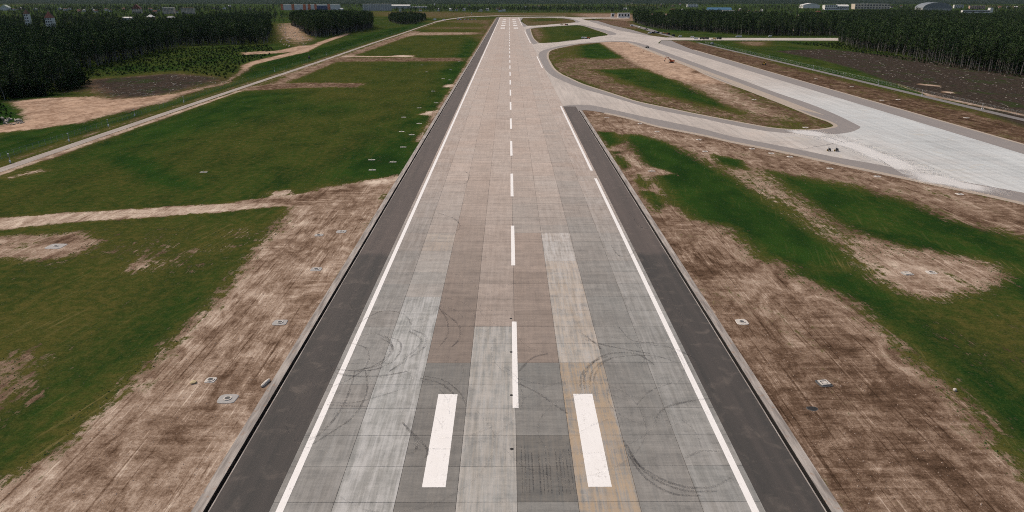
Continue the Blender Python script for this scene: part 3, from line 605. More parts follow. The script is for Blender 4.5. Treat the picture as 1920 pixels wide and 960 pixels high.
east = [(XO, 160)] + [(XO, 1000)] + P((1240, 75.6), (1262, 75.4), (1320, 75.6), (1572, 76.2), (1572, 71.3), (1400, 71.2), (1275, 70.6), (1247, 70.4), (1210, 66), (1160, 56.6), (1122, 45), (1100, 38), (1090, 35.2), (1130, 35), (1180, 34.6), (1180, 33.2), (1075, 32.6), (1060, 31.6))
outer = [(30.0, 405.5)] + catmull(near_edge, 4) + [(167.5, 190), (170, 160)] + east + [(30.0, YE - 5)]
# keep the islands strictly inside the outline
isl_in = [[(max(p[0], 30.4), p[1]) for p in l] for l in (isl1, isl2, isl3)]
tx = plate('taxiway', outer, M_TAXI, ZS - 0.006, 0.35, isl_in); struct(tx, label='pale concrete taxiways linking the runway to the parallel taxiway')
def shrink(l, d):
    n = len(l); out = []; ar = sum(l[i][0] * l[(i + 1) % n][1] - l[(i + 1) % n][0] * l[i][1] for i in range(n)); sg = 1 if ar > 0 else -1
    for i in range(n):
        a, b = Vector(l[i - 1]), Vector(l[(i + 1) % n]); t = (b - a).normalized(); out.append((l[i][0] - sg * t.y * d, l[i][1] + sg * t.x * d))
    return out
for o_, i_, vw in ((isl_in[0], isl1g, 1.8), (isl_in[1], isl2g, 1.0), (isl_in[2], isl3g, 0.8)):
    struct(plate('taxiway_shoulder', o_, M_ASPH2, ZS - 0.012, 0.3, [i_]))
# pale compacted verges
vy0, vy1 = 330, 960
struct(plate('taxiway_verge', [(160.2, 395), (166.3, 372), (167.2, 520), (167.0, 1010), (163.0, 1005), (160.8, 700), (160.2, 520)], M_VERGE, ZS - 0.006, 0.1))
struct(plate('taxiway_verge', shrink(isl1g, -2.0), M_VERGE, ZS - 0.009, 0.1, [shrink(isl1g, -0.02)])); struct(plate('taxiway_verge', shrink(isl2g, -1.5), M_VERGE, ZS - 0.009, 0.1, [shrink(isl2g, -0.02)]))
near_out = P((1088, 207.5), (1100, 207), (1133, 211.7), (1183, 223), (1233, 237), (1320, 254), (1367, 265), (1433, 278), (1500, 292), (1562, 306), (1625, 319), (1687, 332), (1773, 350), (1850, 366), (1920, 382))
no = catmull(near_out, 4); ne = catmull(near_edge, 4)
struct(plate('taxiway_shoulder', [(37.22, 388)] + no + [(172, 150)] + [(170, 165)] + ne[::-1] + [(30.02, 405.4), (30.02, 404.02), (37.22, 404.02)], M_ASPH2, ZS - 0.012, 0.3))
nv = catmull(near_out, 4); sh = [(p[0] - 0.6, p[1] - 2.6) for p in nv]
struct(plate('taxiway_verge', sh[8:] + [(p[0] + 0.5, p[1] + 1.6) for p in nv[8:]][::-1], M_VERGE, ZS - 0.008, 0.3))
struct(plate('taxiway_shoulder', [(XO, 160), (216, 160), (217, 600), (219, 870)] + P((1264, 79), (1259, 76.2), (1240, 76.0)) + [(XO, 990)], M_ASPH2, ZS - 0.012, 0.3))
struct(plate('taxiway_verge', [(216.02, 160), (217.8, 160), (218.8, 600), (221.4, 870), (219.02, 870), (217.02, 600)], M_VERGE, ZS - 0.009, 0.3))
struct(plate('taxiway_shoulder', P((1247, 70.2), (1210, 65.8), (1160, 56.4), (1122, 44.8), (1100, 37.8), (1120, 39), (1147, 47.5), (1185, 56), (1220, 66.5)), M_ASPH2, ZS - 0.012, 0.3))
# pale concrete dust spilled over the apron corner
def dust(pts, k=0):
    pts = catmull(pts, 4, True); c = (sum(p[0] for p in pts) / len(pts), sum(p[1] for p in pts) / len(pts)); rings = [1.0, 0.75, 0.5, 0.2]; vs = []; ed = []; n = len(pts)
    for j, r in enumerate(rings):
        for p in pts: vs.append((c[0] + (p[0] - c[0]) * r, c[1] + (p[1] - c[1]) * r, ZS + 0.012 + 0.003 * k)); ed.append(j / 2.0)
    fs = [(j * n + i, j * n + (i + 1) % n, (j + 1) * n + (i + 1) % n, (j + 1) * n + i) for j in range(3) for i in range(n)] + [tuple(range(3 * n, 4 * n))]
    me = mesh('concrete_dust', vs, fs, M_DUST); a = me.attributes.new('edge', 'FLOAT', 'POINT'); a.data.foreach_set('value', ed); link('concrete_dust', me, tx)
for k, q in enumerate([((1500, 245), (1545, 246), (1600, 262), (1660, 285), (1740, 312), (1790, 335), (1770, 345), (1715, 340), (1680, 318), (1620, 295), (1570, 272), (1520, 258)), ((1690, 318), (1740, 322), (1830, 345), (1900, 358), (1880, 368), (1760, 350), (1700, 338)), ((1470, 243), (1530, 244), (1570, 256), (1530, 258), (1480, 250))]): dust(P(*q), k)
for k, q in enumerate([((1500, 280.5), (1550, 272), (1575, 267), (1597, 266)), ((1545, 256), (1566, 262), (1582, 267.5))]): ribbon('tyre_mark', P(*q), 1.0, ZS + 0.03 + .002 * k, M_RUB, tx)
for k in range(26):
    a = k / 25; u, v = 1600 + 150 * a + random.uniform(-8, 8), 264 + 66 * a + random.uniform(-5, 5); p = at(u, v); w = random.uniform(1.5, 4)
    ribbon('tyre_mark', [(p[0], p[1]), (p[0] + w * .7, p[1] - w * .2), (p[0] + w * 1.4, p[1] - w * .5)], 0.5, ZS + 0.034 + .001 * k, M_RUB, tx)
# perimeter roads
def strip_on_ground(name, x0, x1, y0, y1, mat, dz=0.05, n=120):
    ys = np.linspace(0, 1, n) ** 2 * (y1 - y0) + y0; vs = []
    for yy in ys: w = 0.5 * math.sin(yy * 0.011) - (yy - 250) * 0.003 * (1 if x0 < 0 else 0); vs += [(x0 + w, yy, dz), (x1 + w, yy, dz)]
    return struct(link(name, mesh(name, vs, [(2 * i, 2 * i + 1, 2 * i + 3, 2 * i + 2) for i in range(n - 1)], mat)))
strip_on_ground('road', -187.2, -182.4, 150, 1900, M_ROAD); strip_on_ground('road', 258.6, 264.2, 150, 1010, M_ROAD2)
struct(plate('road', P((812, 41.5), (822, 39), (840, 35.5), (870, 31.5), (930, 29), (1060, 30), (1060, 30.8), (930, 30), (872, 32.5), (843, 36.6), (826, 40), (816, 42.2)), M_ROAD, 0.06, 0.1))
struct(plate('road', P((1180, 47), (1215, 58), (1245, 66), (1262, 70), (1268, 70), (1250, 64), (1222, 55.5), (1186, 45.5)), M_ROAD2, 0.06, 0.1))

# ------------------------------------------------------------------ trees
def leaf_mat(name, c0, c1):
    t = NT(name); oi = t.n('ShaderNodeObjectInfo'); n = t.noise(t.pos(), 0.35, 3, 0.6)
    f = t.math('ADD', t.mul(t.math('POWER', oi.outputs['Random'], 1.6), 0.8), t.mul(n, 0.35), clamp=True)
    t.col(t.mix(f, c0, c1)); t.rough(0.9); t.b.inputs['Specular IOR Level'].default_value = 0.0; return t.m
M_LEAF = leaf_mat('birch_leaves', (0.013, 0.028, 0.014), (0.060, 0.092, 0.034))
M_LEAF2 = leaf_mat('spruce_needles', (0.009, 0.020, 0.014), (0.020, 0.036, 0.021))
M_LEAF3 = leaf_mat('bush_leaves', (0.013, 0.028, 0.011), (0.030, 0.048, 0.018))
def bark():
    t = NT('birch_bark'); p = t.n('ShaderNodeTexCoord').outputs['Object']; a = t.noise(t.scale(p, (3, 3, 1.2)), 1, 3); oi = t.n('ShaderNodeObjectInfo')
    c = t.mix(oi.outputs['Random'], (0.05, 0.046, 0.04), (0.30, 0.285, 0.255)); t.col(t.mix(t.step(a, 0.48, 0.6), c, (0.06, 0.055, 0.05))); return t.m
M_BARK = bark(); M_BARK2 = simple('dark_bark', (0.055, 0.045, 0.037), 0.95, 0.3, 2)
def make_tree(kind, seed, dense=1.0):
    rnd = random.Random(seed); tr = MB(); cr = MB(); H = 25.0
    def quad(c, sz):
        n = Vector((rnd.gauss(0, 1), rnd.gauss(0, 1), rnd.gauss(0.3, 1))).normalized(); q = n.to_track_quat('Z', 'Y')
        a = rnd.uniform(0.6, 1.0) * sz; b = rnd.uniform(0.45, 0.8) * sz
        cr.raw([c + q @ Vector(k) for k in ((-a, -b * .5, 0), (a * .2, -b, 0.1 * sz), (a, b * .4, 0), (-a * .3, b, -0.1 * sz))], [(0, 1, 2, 3)])
    if kind == 'birch':
        bend = [Vector((rnd.gauss(0, .12) * k, rnd.gauss(0, .12) * k, H * k / 6)) for k in range(7)]
        for k in range(6): tr.bar(bend[k], bend[k + 1], 0.24 * (1 - k / 6.5), 0.24 * (1 - (k + 1) / 6.5), 5, False)
        lo = rnd.uniform(0.36, 0.52)
        for k in range(int(20 * dense)):
            f = lo + (1 - lo) * (k + rnd.random()) / (20 * dense); rad = 3.0 * math.sin(math.pi * min(1, 0.18 + 0.82 * ((f - lo) / (1 - lo)) ** 0.8)) * rnd.uniform(0.5, 1.15) + 0.3
            w = rnd.uniform(0, 6.283); b = bend[min(5, int(f * 6))].lerp(bend[min(6, int(f * 6) + 1)], f * 6 % 1); c = b + Vector((rad * math.cos(w), rad * math.sin(w), rnd.uniform(-.2, 1.4)))
            tr.bar(b, c, 0.07, 0.02, 3, False)
            for j in range(int(13 * dense)): quad(c + Vector((rnd.gauss(0, .75), rnd.gauss(0, .75), rnd.gauss(-.2, .8))), rnd.uniform(0.35, 0.72))
            for j in range(3): quad(b.lerp(c, .5) + Vector((rnd.gauss(0, .5), rnd.gauss(0, .5), rnd.gauss(0, .6))), 0.5)
    elif kind == 'spruce':
        for k in range(5): tr.bar((0, 0, H * k / 5), (0, 0, H * (k + 1) / 5), 0.28 * (1 - k / 5.4), 0.28 * (1 - (k + 1) / 5.4), 5, False)
        for k in range(15):
            f = 0.12 + 0.86 * k / 14; rad = 3.1 * (1 - f) ** 0.85 + 0.25; m = int(5 + 5 * (1 - f))
            for j in range(m):
                w = j * 6.283 / m + rnd.uniform(-.35, .35); rr = rad * rnd.uniform(0.7, 1.15); e = Vector((rr * math.cos(w), rr * math.sin(w), f * H - rr * .28)); b = Vector((0, 0, f * H)); s_ = Vector((-math.sin(w), math.cos(w), 0)) * (0.22 * rr + .18)
                cr.raw([b, b.lerp(e, .55) + s_, e, b.lerp(e, .55) - s_ + Vector((0, 0, -.25))], [(0, 1, 2), (0, 2, 3)])
                for _ in range(2): quad(b.lerp(e, rnd.uniform(.4, .95)) + Vector((0, 0, -.25)), 0.42)
    else:                                        # multi-stemmed bush, 25 units tall like the rest; scaled down in use
        for k in range(5): w = k * 1.26; tr.bar((0, 0, 0), (4 * math.cos(w), 4 * math.sin(w), 15), 0.5, 0.1, 4, False)
        for k in range(22):
            w = rnd.uniform(0, 6.28); r_ = 8.5 * math.sqrt(rnd.random()); c = Vector((r_ * math.cos(w), r_ * math.sin(w), rnd.uniform(3, 22) * (1 - (r_ / 14) ** 2)))
            for j in range(13): quad(c + Vector((rnd.gauss(0, 2), rnd.gauss(0, 2), rnd.gauss(0, 2))), rnd.uniform(1.0, 2.2))
    return tr, cr
KINDS = [('birch', 1), ('birch', 2), ('birch', 3), ('birch', 4), ('spruce', 5), ('spruce', 6), ('bush', 7), ('bush', 8)]
LEAFM = {'birch': M_LEAF, 'spruce': M_LEAF2, 'bush': M_LEAF3}; BARKM = {'birch': M_BARK, 'spruce': M_BARK2, 'bush': M_BARK2}
tree_me = []; kinds_col = bpy.data.collections.new('tree_kinds')
for i, (k, sd) in enumerate(KINDS):
    tr, cr = make_tree(k, sd); tm, cm = tr.me('trunk', BARKM[k]), cr.me('crown', LEAFM[k]); tree_me.append((tm, cm))
    j = MB().raw(tr.v, tr.f).raw(cr.v, cr.f); me = j.me('%02d_tree' % i, [BARKM[k], LEAFM[k]])
    me.polygons.foreach_set('material_index', [0] * len(tr.f) + [1] * len(cr.f)); kinds_col.objects.link(bpy.data.objects.new('%02d_tree' % i, me))
def wood_tree_group():
    ng = bpy.data.node_groups.new('scatter_trees', 'GeometryNodeTree')
    ng.interface.new_socket('Geometry', in_out='INPUT', socket_type='NodeSocketGeometry'); ng.interface.new_socket('Geometry', in_out='OUTPUT', socket_type='NodeSocketGeometry')
    N = ng.nodes.new; gi, go = N('NodeGroupInput'), N('NodeGroupOutput'); ip = N('GeometryNodeInstanceOnPoints'); ci = N('GeometryNodeCollectionInfo')
    ci.inputs['Collection'].default_value = kinds_col; ci.inputs['Separate Children'].default_value = True; ci.inputs['Reset Children'].default_value = True
    def na(nm, ty): k = N('GeometryNodeInputNamedAttribute'); k.data_type = ty; k.inputs['Name'].default_value = nm; return k.outputs['Attribute']
    L = ng.links.new; L(gi.outputs[0], ip.inputs['Points']); L(ci.outputs[0], ip.inputs['Instance']); ip.inputs['Pick Instance'].default_value = True
    L(na('kind_index', 'INT'), ip.inputs['Instance Index']); L(na('turn', 'FLOAT_VECTOR'), ip.inputs['Rotation']); L(na('size', 'FLOAT_VECTOR'), ip.inputs['Scale']); L(ip.outputs[0], go.inputs[0])
    return ng
SCATTER = wood_tree_group()
def wood(name, pts, kinds, heights, label, cat):
    """a far wood that reads as one mass"""
    n = len(pts); me = bpy.data.meshes.new(name); me.from_pydata([(x, y, float(hz(x, y)) - 0.1) for x, y in pts], [], [])
    a = me.attributes.new('kind_index', 'INT', 'POINT'); a.data.foreach_set('value', np.array(kinds, np.int32))
    t = np.zeros((n, 3), np.float32); t[:, 2] = RNG.uniform(0, 6.28, n); t[:, :2] = RNG.normal(0, 0.03, (n, 2)); a = me.attributes.new('turn', 'FLOAT_VECTOR', 'POINT'); a.data.foreach_set('vector', t.ravel())
    h = np.array(heights) / 25.0; s = np.stack([h * RNG.uniform(1.0, 1.55, n), h * RNG.uniform(1.0, 1.55, n), h], 1).astype(np.float32); a = me.attributes.new('size', 'FLOAT_VECTOR', 'POINT'); a.data.foreach_set('vector', s.ravel())
    o = link(name, me); o['kind'] = 'stuff'; o['label'] = label; o['category'] = cat
    m = o.modifiers.new('scatter', 'NODES'); m.node_group = SCATTER; return o
def inside(poly, x, y):
    ins = np.zeros(len(x), bool); n = len(poly)
    for i in range(n):
        (x0, y0), (x1, y1) = poly[i], poly[(i + 1) % n]
        if y0 != y1: ins ^= ((y0 > y) != (y1 > y)) & (x < (x1 - x0) * (y - y0) / (y1 - y0) + x0)
    return ins
def fill(poly, sp):
    xs = [p[0] for p in poly]; ys = [p[1] for p in poly]; gx, gy = np.meshgrid(np.arange(min(xs), max(xs), sp), np.arange(min(ys), max(ys), sp))
    x = gx.ravel() + RNG.uniform(-.45, .45, gx.size) * sp; y = gy.ravel() + RNG.uniform(-.45, .45, gx.size) * sp; k = inside(poly, x, y); return np.stack([x[k], y[k]], 1)
KEEP_OUT = []                                    # building plots the woods leave free: x, y, radius
def clear_of(pts):
    for x, y, r in KEEP_OUT: pts = pts[(pts[:, 0] - x) ** 2 + (pts[:, 1] - y) ** 2 > r * r]
    return pts
def pick(n, w): return RNG.choice(len(KINDS), n, p=np.array(w) / sum(w))
WB = [4, 4, 4, 4, 2.0, 2.0, 0, 0]

# ------------------------------------------------------------------ buildings
M_WHITE = simple('white_render', (0.62, 0.61, 0.58), 0.8, 0.12, 0.2); M_CREAM = simple('cream_render', (0.52, 0.45, 0.36), 0.8, 0.12, 0.2); M_GREYW = simple('grey_panel', (0.33, 0.33, 0.32), 0.7, 0.12, 0.1)
M_ORANGE = simple('orange_panel', (0.55, 0.15, 0.07), 0.7, 0.1); M_GLASS = simple('dark_glazing', (0.03, 0.036, 0.045), 0.25, 0.2, 1, 0, 0.5); M_BLUEG = simple('blue_glazing', (0.06, 0.08, 0.16), 0.3, 0.2)
M_RRED = simple('red_brown_roof', (0.15, 0.05, 0.035), 0.8, 0.2); M_RGREY = simple('grey_metal_roof', (0.16, 0.175, 0.185), 0.5, 0.15, 0.3); M_RPALE = simple('pale_metal_roof', (0.55, 0.54, 0.50), 0.5, 0.1, 0.3)
M_RBLUE = simple('blue_metal_roof', (0.05, 0.13, 0.21), 0.5, 0.15); M_RBROWN = simple('brown_roof', (0.10, 0.055, 0.035), 0.8, 0.2); M_PINK = simple('pink_brick', (0.42, 0.27, 0.21), 0.85, 0.15, 0.3); M_RGREEN = simple('pale_green_roof', (0.50, 0.54, 0.44), 0.6, 0.1)
def building(name, label, cat, u0, u1, vb, vt, depth, wall, roof='flat', rh=0.0, roofm=None, storeys=0, bays=0, group=None, frac=0.0, base=0.0):
    """u0..u1 width, vb ground row, vt top of the walls; rh roof height in metres"""
    sc = ppm(vb); x, y = at((u0 + u1) / 2, vb); w = (u1 - u0) / sc; h = max(3.0, (vb - vt) / sc); z = float(hz(x, y))
    t = thing(name, label, cat, (x, y + depth / 2, z), -math.atan2(x, y) * 0.35, group); KEEP_OUT.append((x, y + depth / 2, 0.62 * max(w * 0.5, depth) + 5)); [KEEP_OUT.append((x * k, y * k, w * .55 + 4)) for k in np.arange(1, 0.93 if group else (frac or 0.80), -0.006)]
    W = MB().box((0, 0, h / 2 - .25), (w, depth, h + .5)).build('wall', wall, t)
    e = 0.5
    if roof == 'flat': MB().box((0, 0, h + 0.35), (w + 0.8, depth + .8, 0.7)).build('roof', roofm, t)
    elif roof == 'gable': MB().prism([(-w / 2 - e, h + .01), (w / 2 + e, h + .01), (w / 2 * .02, h + rh), (-w / 2 * .02, h + rh)], -depth / 2 - e, depth / 2 + e).build('roof', roofm, t)
    elif roof == 'ridge':                        # ridge runs across the view
        o = MB(); o.raw([(-w / 2 - e, -depth / 2 - e, h + .01), (w / 2 + e, -depth / 2 - e, h + .01), (w / 2 + e, depth / 2 + e, h + .01), (-w / 2 - e, depth / 2 + e, h + .01), (-w / 2 - e, 0, h + rh), (w / 2 + e, 0, h + rh)], [(0, 1, 5, 4), (2, 3, 4, 5), (0, 4, 3), (1, 2, 5), (3, 2, 1, 0)]); o.build('roof', roofm, t)
    elif roof == 'hip':
        k = max(0.0, w - depth) / 2; o = MB(); o.raw([(-w / 2 - e, -depth / 2 - e, h + .01), (w / 2 + e, -depth / 2 - e, h + .01), (w / 2 + e, depth / 2 + e, h + .01), (-w / 2 - e, depth / 2 + e, h + .01), (-k - .05, 0, h + rh), (k + .05, 0, h + rh)], [(0, 1, 5, 4), (2, 3, 4, 5), (3, 0, 4), (1, 2, 5), (3, 2, 1, 0)]); o.build('roof', roofm, t)
    elif roof == 'arch':
        MB().prism([((w / 2 + e) * math.cos(a), h + .01 + rh * math.sin(a)) for a in np.linspace(0, math.pi, 13)], -depth / 2 - e, depth / 2 + e).build('roof', roofm, t)
    if storeys:
        sh = h / storeys; bw = w / bays; wm = MB().box((0, 0, 0), (bw * 0.56, 0.16, sh * 0.5)).me('window', M_GLASS); fm = MB().box((0, -0.05, -sh * .27), (bw * .62, 0.3, sh * .05 + .05)).me('sill', M_WHITE)
        for i in range(storeys):
            for j in range(bays):
                wd = link('window', wm, t, (-w / 2 + bw * (j + .5), -depth / 2 - 0.03, sh * (i + .55)))
                if w > 14: link('sill', fm, wd)
    return t, w, h, depth
# landmarks seen over the left wood
building('tower_house', 'narrow white tower house with brown roof standing alone in the wood', 'house', 50.3, 57, 58, 30, 10, M_WHITE, 'hip', 8, M_RBROWN, 6, 2)
building('tower_house', 'wider white tower house with dark windows and tall red-brown roof in the wood', 'house', 89.5, 100.5, 64, 37, 12, M_WHITE, 'hip', 10, M_RRED, 6, 3)
building('barn', 'large pale green roofed barn on the far side of the wood', 'barn', 0.5, 15, 19.5, 14.5, 30, M_WHITE, 'gable', 13, M_RGREEN)
building('villa', 'house with bright white pyramid roof and red-brown walls', 'house', 275, 288, 40, 32.5, 14, M_RRED, 'hip', 6, M_RPALE, 2, 3)
building('villa', 'big cream house with steep red gable among the far trees', 'house', 248, 264, 25, 17, 18, M_CREAM, 'gable', 17, M_RRED, 3, 4)
building('apartment_block', 'cream apartment block with many windows left of its twin', 'apartment block', 305, 325, 26, 15, 24, M_CREAM, 'flat', 0, M_RPALE, 5, 8)
building('apartment_block', 'cream apartment block with reddish roof right of its twin', 'apartment block', 340, 362, 26, 15.5, 24, M_CREAM, 'flat', 0, M_RRED, 5, 9)
building('shed', 'long low grey shed with pale roof behind the left wood', 'shed', 230, 247, 38.5, 34, 12, M_GREYW, 'ridge', 3, M_RPALE)
building('villa', 'grey roofed house with reddish walls behind the left wood', 'house', 311, 328, 39, 34, 14, M_RRED, 'hip', 5, M_RGREY, 2, 3)
wb, w_, h_, d_ = building('warehouse', 'very long white warehouse with orange panels and blue glazing', 'warehouse', 529, 634, 19, 9, 60, M_WHITE, 'flat', 0, M_RPALE)
for a, b in ((527.5, 532), (547, 552), (568, 573), (577, 582), (589, 593), (613, 618)):
    k = w_ / 105.0; MB().box(((((a + b) / 2) - 581.5) * k, -d_ / 2 - .4, h_ / 2 + .3), ((b - a) * k, 0.9, h_ + 1.6)).build('panel', M_ORANGE, wb)
MB().box(((603 - 581.5) * w_ / 105, -d_ / 2 - .3, h_ * .4), (19 * w_ / 105, 0.7, h_ * .75)).build('glazing', M_BLUEG, wb)
wb, w_, h_, d_ = building('warehouse', 'long pale grey warehouse with ribbed walls behind the small wood', 'warehouse', 680, 732, 20, 8.5, 50, M_GREYW, 'flat', 0, M_RPALE)
for k in range(12): MB().box((-w_ / 2 + w_ * (k + .5) / 12, -d_ / 2 - .2, h_ / 2), (1.2, 0.5, h_ * .96)).build('pilaster', M_WHITE, wb)
building('warehouse', 'low pale roofed shed joined to the grey warehouse', 'warehouse', 733, 768, 16, 11, 60, M_GREYW, 'ridge', 6, M_RPALE)
building('warehouse', 'flat grey depot beyond the low shed', 'warehouse', 772, 800, 15.5, 12.5, 50, M_GREYW, 'flat', 0, M_RPALE)
building('depot', 'white depot with four dark bays beside the far runway end', 'depot', 1159, 1181, 33.2, 25, 16, M_WHITE, 'flat', 0, M_GREYW, 1, 4)
building('depot', 'small white hut left of the four-bay depot', 'hut', 1146, 1152, 32.8, 25.5, 12, M_WHITE, 'flat', 0, M_GREYW, 1, 1)
building('shed', 'long low shed with pinkish roof and white doors behind birches', 'shed', 1220, 1252, 36, 29.5, 18, M_WHITE, 'ridge', 5, M_PINK, 1, 6)
building('school', 'white columned building on the far wooded slope', 'building', 1289, 1309, 13.5, 8.2, 30, M_WHITE, 'flat', 0, M_RPALE, 2, 7)
building('factory_hall', 'long blue roofed hall beyond the birch wood', 'factory', 1328, 1372, 23, 18.5, 40, M_GREYW, 'ridge', 9, M_RBLUE)
building('factory_hall', 'bright white shed in front of the blue roofed hall', 'factory', 1356, 1378, 25, 20, 22, M_WHITE, 'flat', 0, M_RPALE)
building('warehouse', 'pale warehouse with broad sloping roof west of the factory yard', 'warehouse', 1508, 1538, 15.5, 9.5, 90, M_WHITE, 'gable', 10, M_RPALE)
building('warehouse', 'white works building with stepped roofs in the factory yard', 'warehouse', 1548, 1570, 18.5, 10, 50, M_WHITE, 'flat', 0, M_RPALE, 2, 6)
building('warehouse', 'lower white works shed beside the stepped building', 'warehouse', 1571, 1592, 18.5, 12, 50, M_WHITE, 'ridge', 8, M_RPALE, 1, 6)
building('warehouse', 'largest pale warehouse with long flat roof in the factory yard', 'warehouse', 1606, 1668, 17.5, 8.2, 70, M_CREAM, 'flat', 0, M_RPALE, 2, 12)
building('hangar', 'grey arched hangar roof above the right wood', 'hangar', 1736, 1786, 21, 16, 110, M_GREYW, 'arch', 26, M_RGREY)
building('apartment_block', 'small white block beside the arched hangar', 'apartment block', 1790, 1806, 15.5, 9.5, 20, M_WHITE, 'flat', 0, M_RPALE, 3, 5)
building('apartment_block', 'pink brick block behind the white office', 'apartment block', 1820, 1846, 17, 11.5, 20, M_PINK, 'flat', 0, M_RPALE, 3, 7)
ob, w_, h_, d_ = building('office_block', 'white office block with dark window bands and stair tower', 'office', 1807, 1853, 30, 20, 18, M_WHITE, 'flat', 0, M_RGREY)
for i in range(3):
    for j in range(11): MB().box((-w_ / 2 + w_ * (j + .5) / 11, -d_ / 2 - .05, h_ * (0.2 + .3 * i)), (w_ / 11 * .9, 0.25, h_ * .13)).build('window', M_GLASS, ob)
st = MB().box((w_ / 2 + 3.6, 0, h_ * .72), (9, d_ + 2, h_ * 1.45)).build('stair_tower', M_WHITE, ob)
for i in range(2): MB().box((w_ / 2 + 2.2, -d_ / 2 - 1.05, h_ * (.55 + .35 * i)), (1.8, 0.25, 2.2)).build('window', M_GLASS, st)
building('school', 'beige block with window row among the birches', 'building', 1490, 1514, 58, 44, 16, M_CREAM, 'flat', 0, M_GREYW, 2, 6, None, 0.93)
building('school', 'pale block half hidden by birches', 'building', 1454, 1468, 54, 41, 14, M_WHITE, 'flat', 0, M_RPALE, 3, 4, None, 0.97)
building('shed', 'white metal shed behind the beige block', 'shed', 1478, 1493, 44, 37.5, 20, M_WHITE, 'gable', 4, M_RPALE)
ch = thing('chimney', 'slender white banded chimney behind the beige block', 'chimney', (*at(1495.3, 44), 0)); MB().bar((0, 0, 0), (0, 0, 21), 1.2, 0.8, 10).build('stack', M_WHITE, ch)
for k in range(3): MB().bar((0, 0, 9 + 4 * k), (0, 0, 10.2 + 4 * k), 1.25 - .07 * k, 1.22 - .07 * k, 10).build('band', M_ORANGE, ch)
building('villa', 'ochre house on the wooded slope below the warehouses', 'house', 1528, 1542, 29.5, 24, 16, M_CREAM, 'hip', 6, M_RRED, 2, 4)
# small houses spread over the far country
SPOTS = [(25, 18), (33, 17), (38, 16.5), (66, 18), (112, 17.5), (122, 18.5), (130, 17), (148, 21.5), (157, 20.5), (173, 17), (176, 21), (199, 18.5), (206, 21), (232, 17.5), (282, 18), (290, 23.5), (297, 20), (180, 22), (330, 23), (400, 15), (420, 16), (468, 17), (430, 11.5), (640, 18), (750, 20), (788, 19.5), (822, 18.5), (845, 18.5), (856, 18.5), (870, 18.8), (901, 20.5), (914, 18.5), (934, 17.5), (938, 20.5), (945, 20), (985, 14), (1000, 12.5), (1010, 12), (1172, 17.5), (1175, 7), (1185, 6.5), (1206, 21), (1262, 19.5), (1280, 20), (1296, 20.5), (1388, 18.5), (1405, 23), (1418, 24), (1428, 21.5), (1500, 12), (1612, 25), (1655, 25), (1672, 13), (1690, 12), (1875, 14), (1890, 13.5), (1905, 14), (1885, 28.5), (1900, 29), (1240, 8.5), (1262, 11), (1275, 8), (880, 9), (815, 8.5), (782, 8), (1560, 26.5), (1445, 33.5), (1462, 34), (1378, 44), (1392, 45), (1432, 45.5), (1345, 43.5), (1330, 43)]
WALLS = [M_WHITE, M_CREAM, M_GREYW, M_PINK]; ROOFS = [M_RPALE, M_RGREY, M_RRED, M_RBROWN, M_RPALE]
WN, RN = ['white', 'cream', 'grey', 'pink brick'], ['pale', 'grey', 'red', 'brown', 'pale']
for i, (u, v) in enumerate(SPOTS):
    sc = ppm(v + 1.5); wpx = max(3.0, random.uniform(10, 19) * sc); a, b = random.choice((0, 0, 0, 1, 2, 3)), random.randrange(5)
    building('house', 'small %s house with %s pitched roof among far trees' % (WN[a], RN[b]), 'house', u - wpx / 2, u + wpx / 2, v + 1.5, v + 1.5 - max(2.0, 7 * sc), 10, WALLS[a], random.choice(('ridge', 'gable', 'hip')), 4.5, ROOFS[b], group='small %s houses with %s roofs in the far country' % (WN[a], RN[b]))

# ------------------------------------------------------------------ woods
W1 = P((-350, 225), (-30, 192), (85, 180), (150, 164), (128, 140), (205, 118), (240, 111), (330, 89), (345, 86), (498, 82), (508, 60), (506, 46), (430, 43), (385, 52), (320, 64), (200, 70), (110, 76), (85, 78), (60, 70), (40, 68), (0, 60), (-350, 56))
W2 = P((545, 48), (575, 66), (592, 71), (640, 64), (700, 54), (690, 46), (640, 41), (560, 41)); W2B = P((728, 40), (745, 46), (778, 46), (800, 36), (770, 32), (735, 33))
W3 = P((1184, 42), (1215, 51), (1250, 56.5), (1300, 58.5), (1400, 66), (1440, 67), (1575, 68), (1575, 46), (1440, 44), (1300, 36), (1195, 35))
W4 = P((1572, 77), (1600, 88), (1700, 106), (1760, 118), (1810, 129), (1920, 141), (2250, 182), (2250, 64), (1920, 60), (1800, 60), (1640, 60), (1580, 64))
W5 = P((1500, 60), (1640, 59), (1790, 52), (1920, 51), (2250, 52), (2250, 33), (1920, 33), (1800, 33), (1640, 29), (1520, 36))
def mass(name, poly, sp, label, hts, w=WB):
    pts = clear_of(fill(poly, sp)); n = len(pts); return wood(name, pts.tolist(), pick(n, w), RNG.uniform(hts[0], hts[1], n), label, 'wood')
mass('birch_wood', W1, 6.4, 'dark mixed wood west of the airfield fence', (13, 25)); mass('birch_wood', W2, 6.0, 'compact tall wood beside the sandy track', (15, 31)); mass('birch_wood', W2B, 6, 'low dark copse beside the perimeter road bend', (12, 18))
mass('birch_wood', W3, 6.6, 'tall birch wood behind the parked machines', (12, 29)); mass('birch_wood', W4, 6.2, 'dense birch wood behind the felled ground', (13, 27)); mass('birch_wood', W5, 7.5, 'dark wood below the factory warehouses', (13, 23))
def scatter_px(n, v0, v1, u0=-250, u1=2170, dens=0.5):
    """random plots thinned by broad noise into clumps"""
    pts = []
    for _ in range(n):
        u, v = random.uniform(u0, u1), v0 + (v1 - v0) * random.random(); x, y = at(u, v)
        k = math.sin(x * .0031 + 1.3) * math.cos(y * .0017) + math.sin(x * .0083 - y * .0041) * .6 + random.uniform(-.8, .8)
        if k > dens - 0.9: pts.append((x, y))
    return np.array(pts)
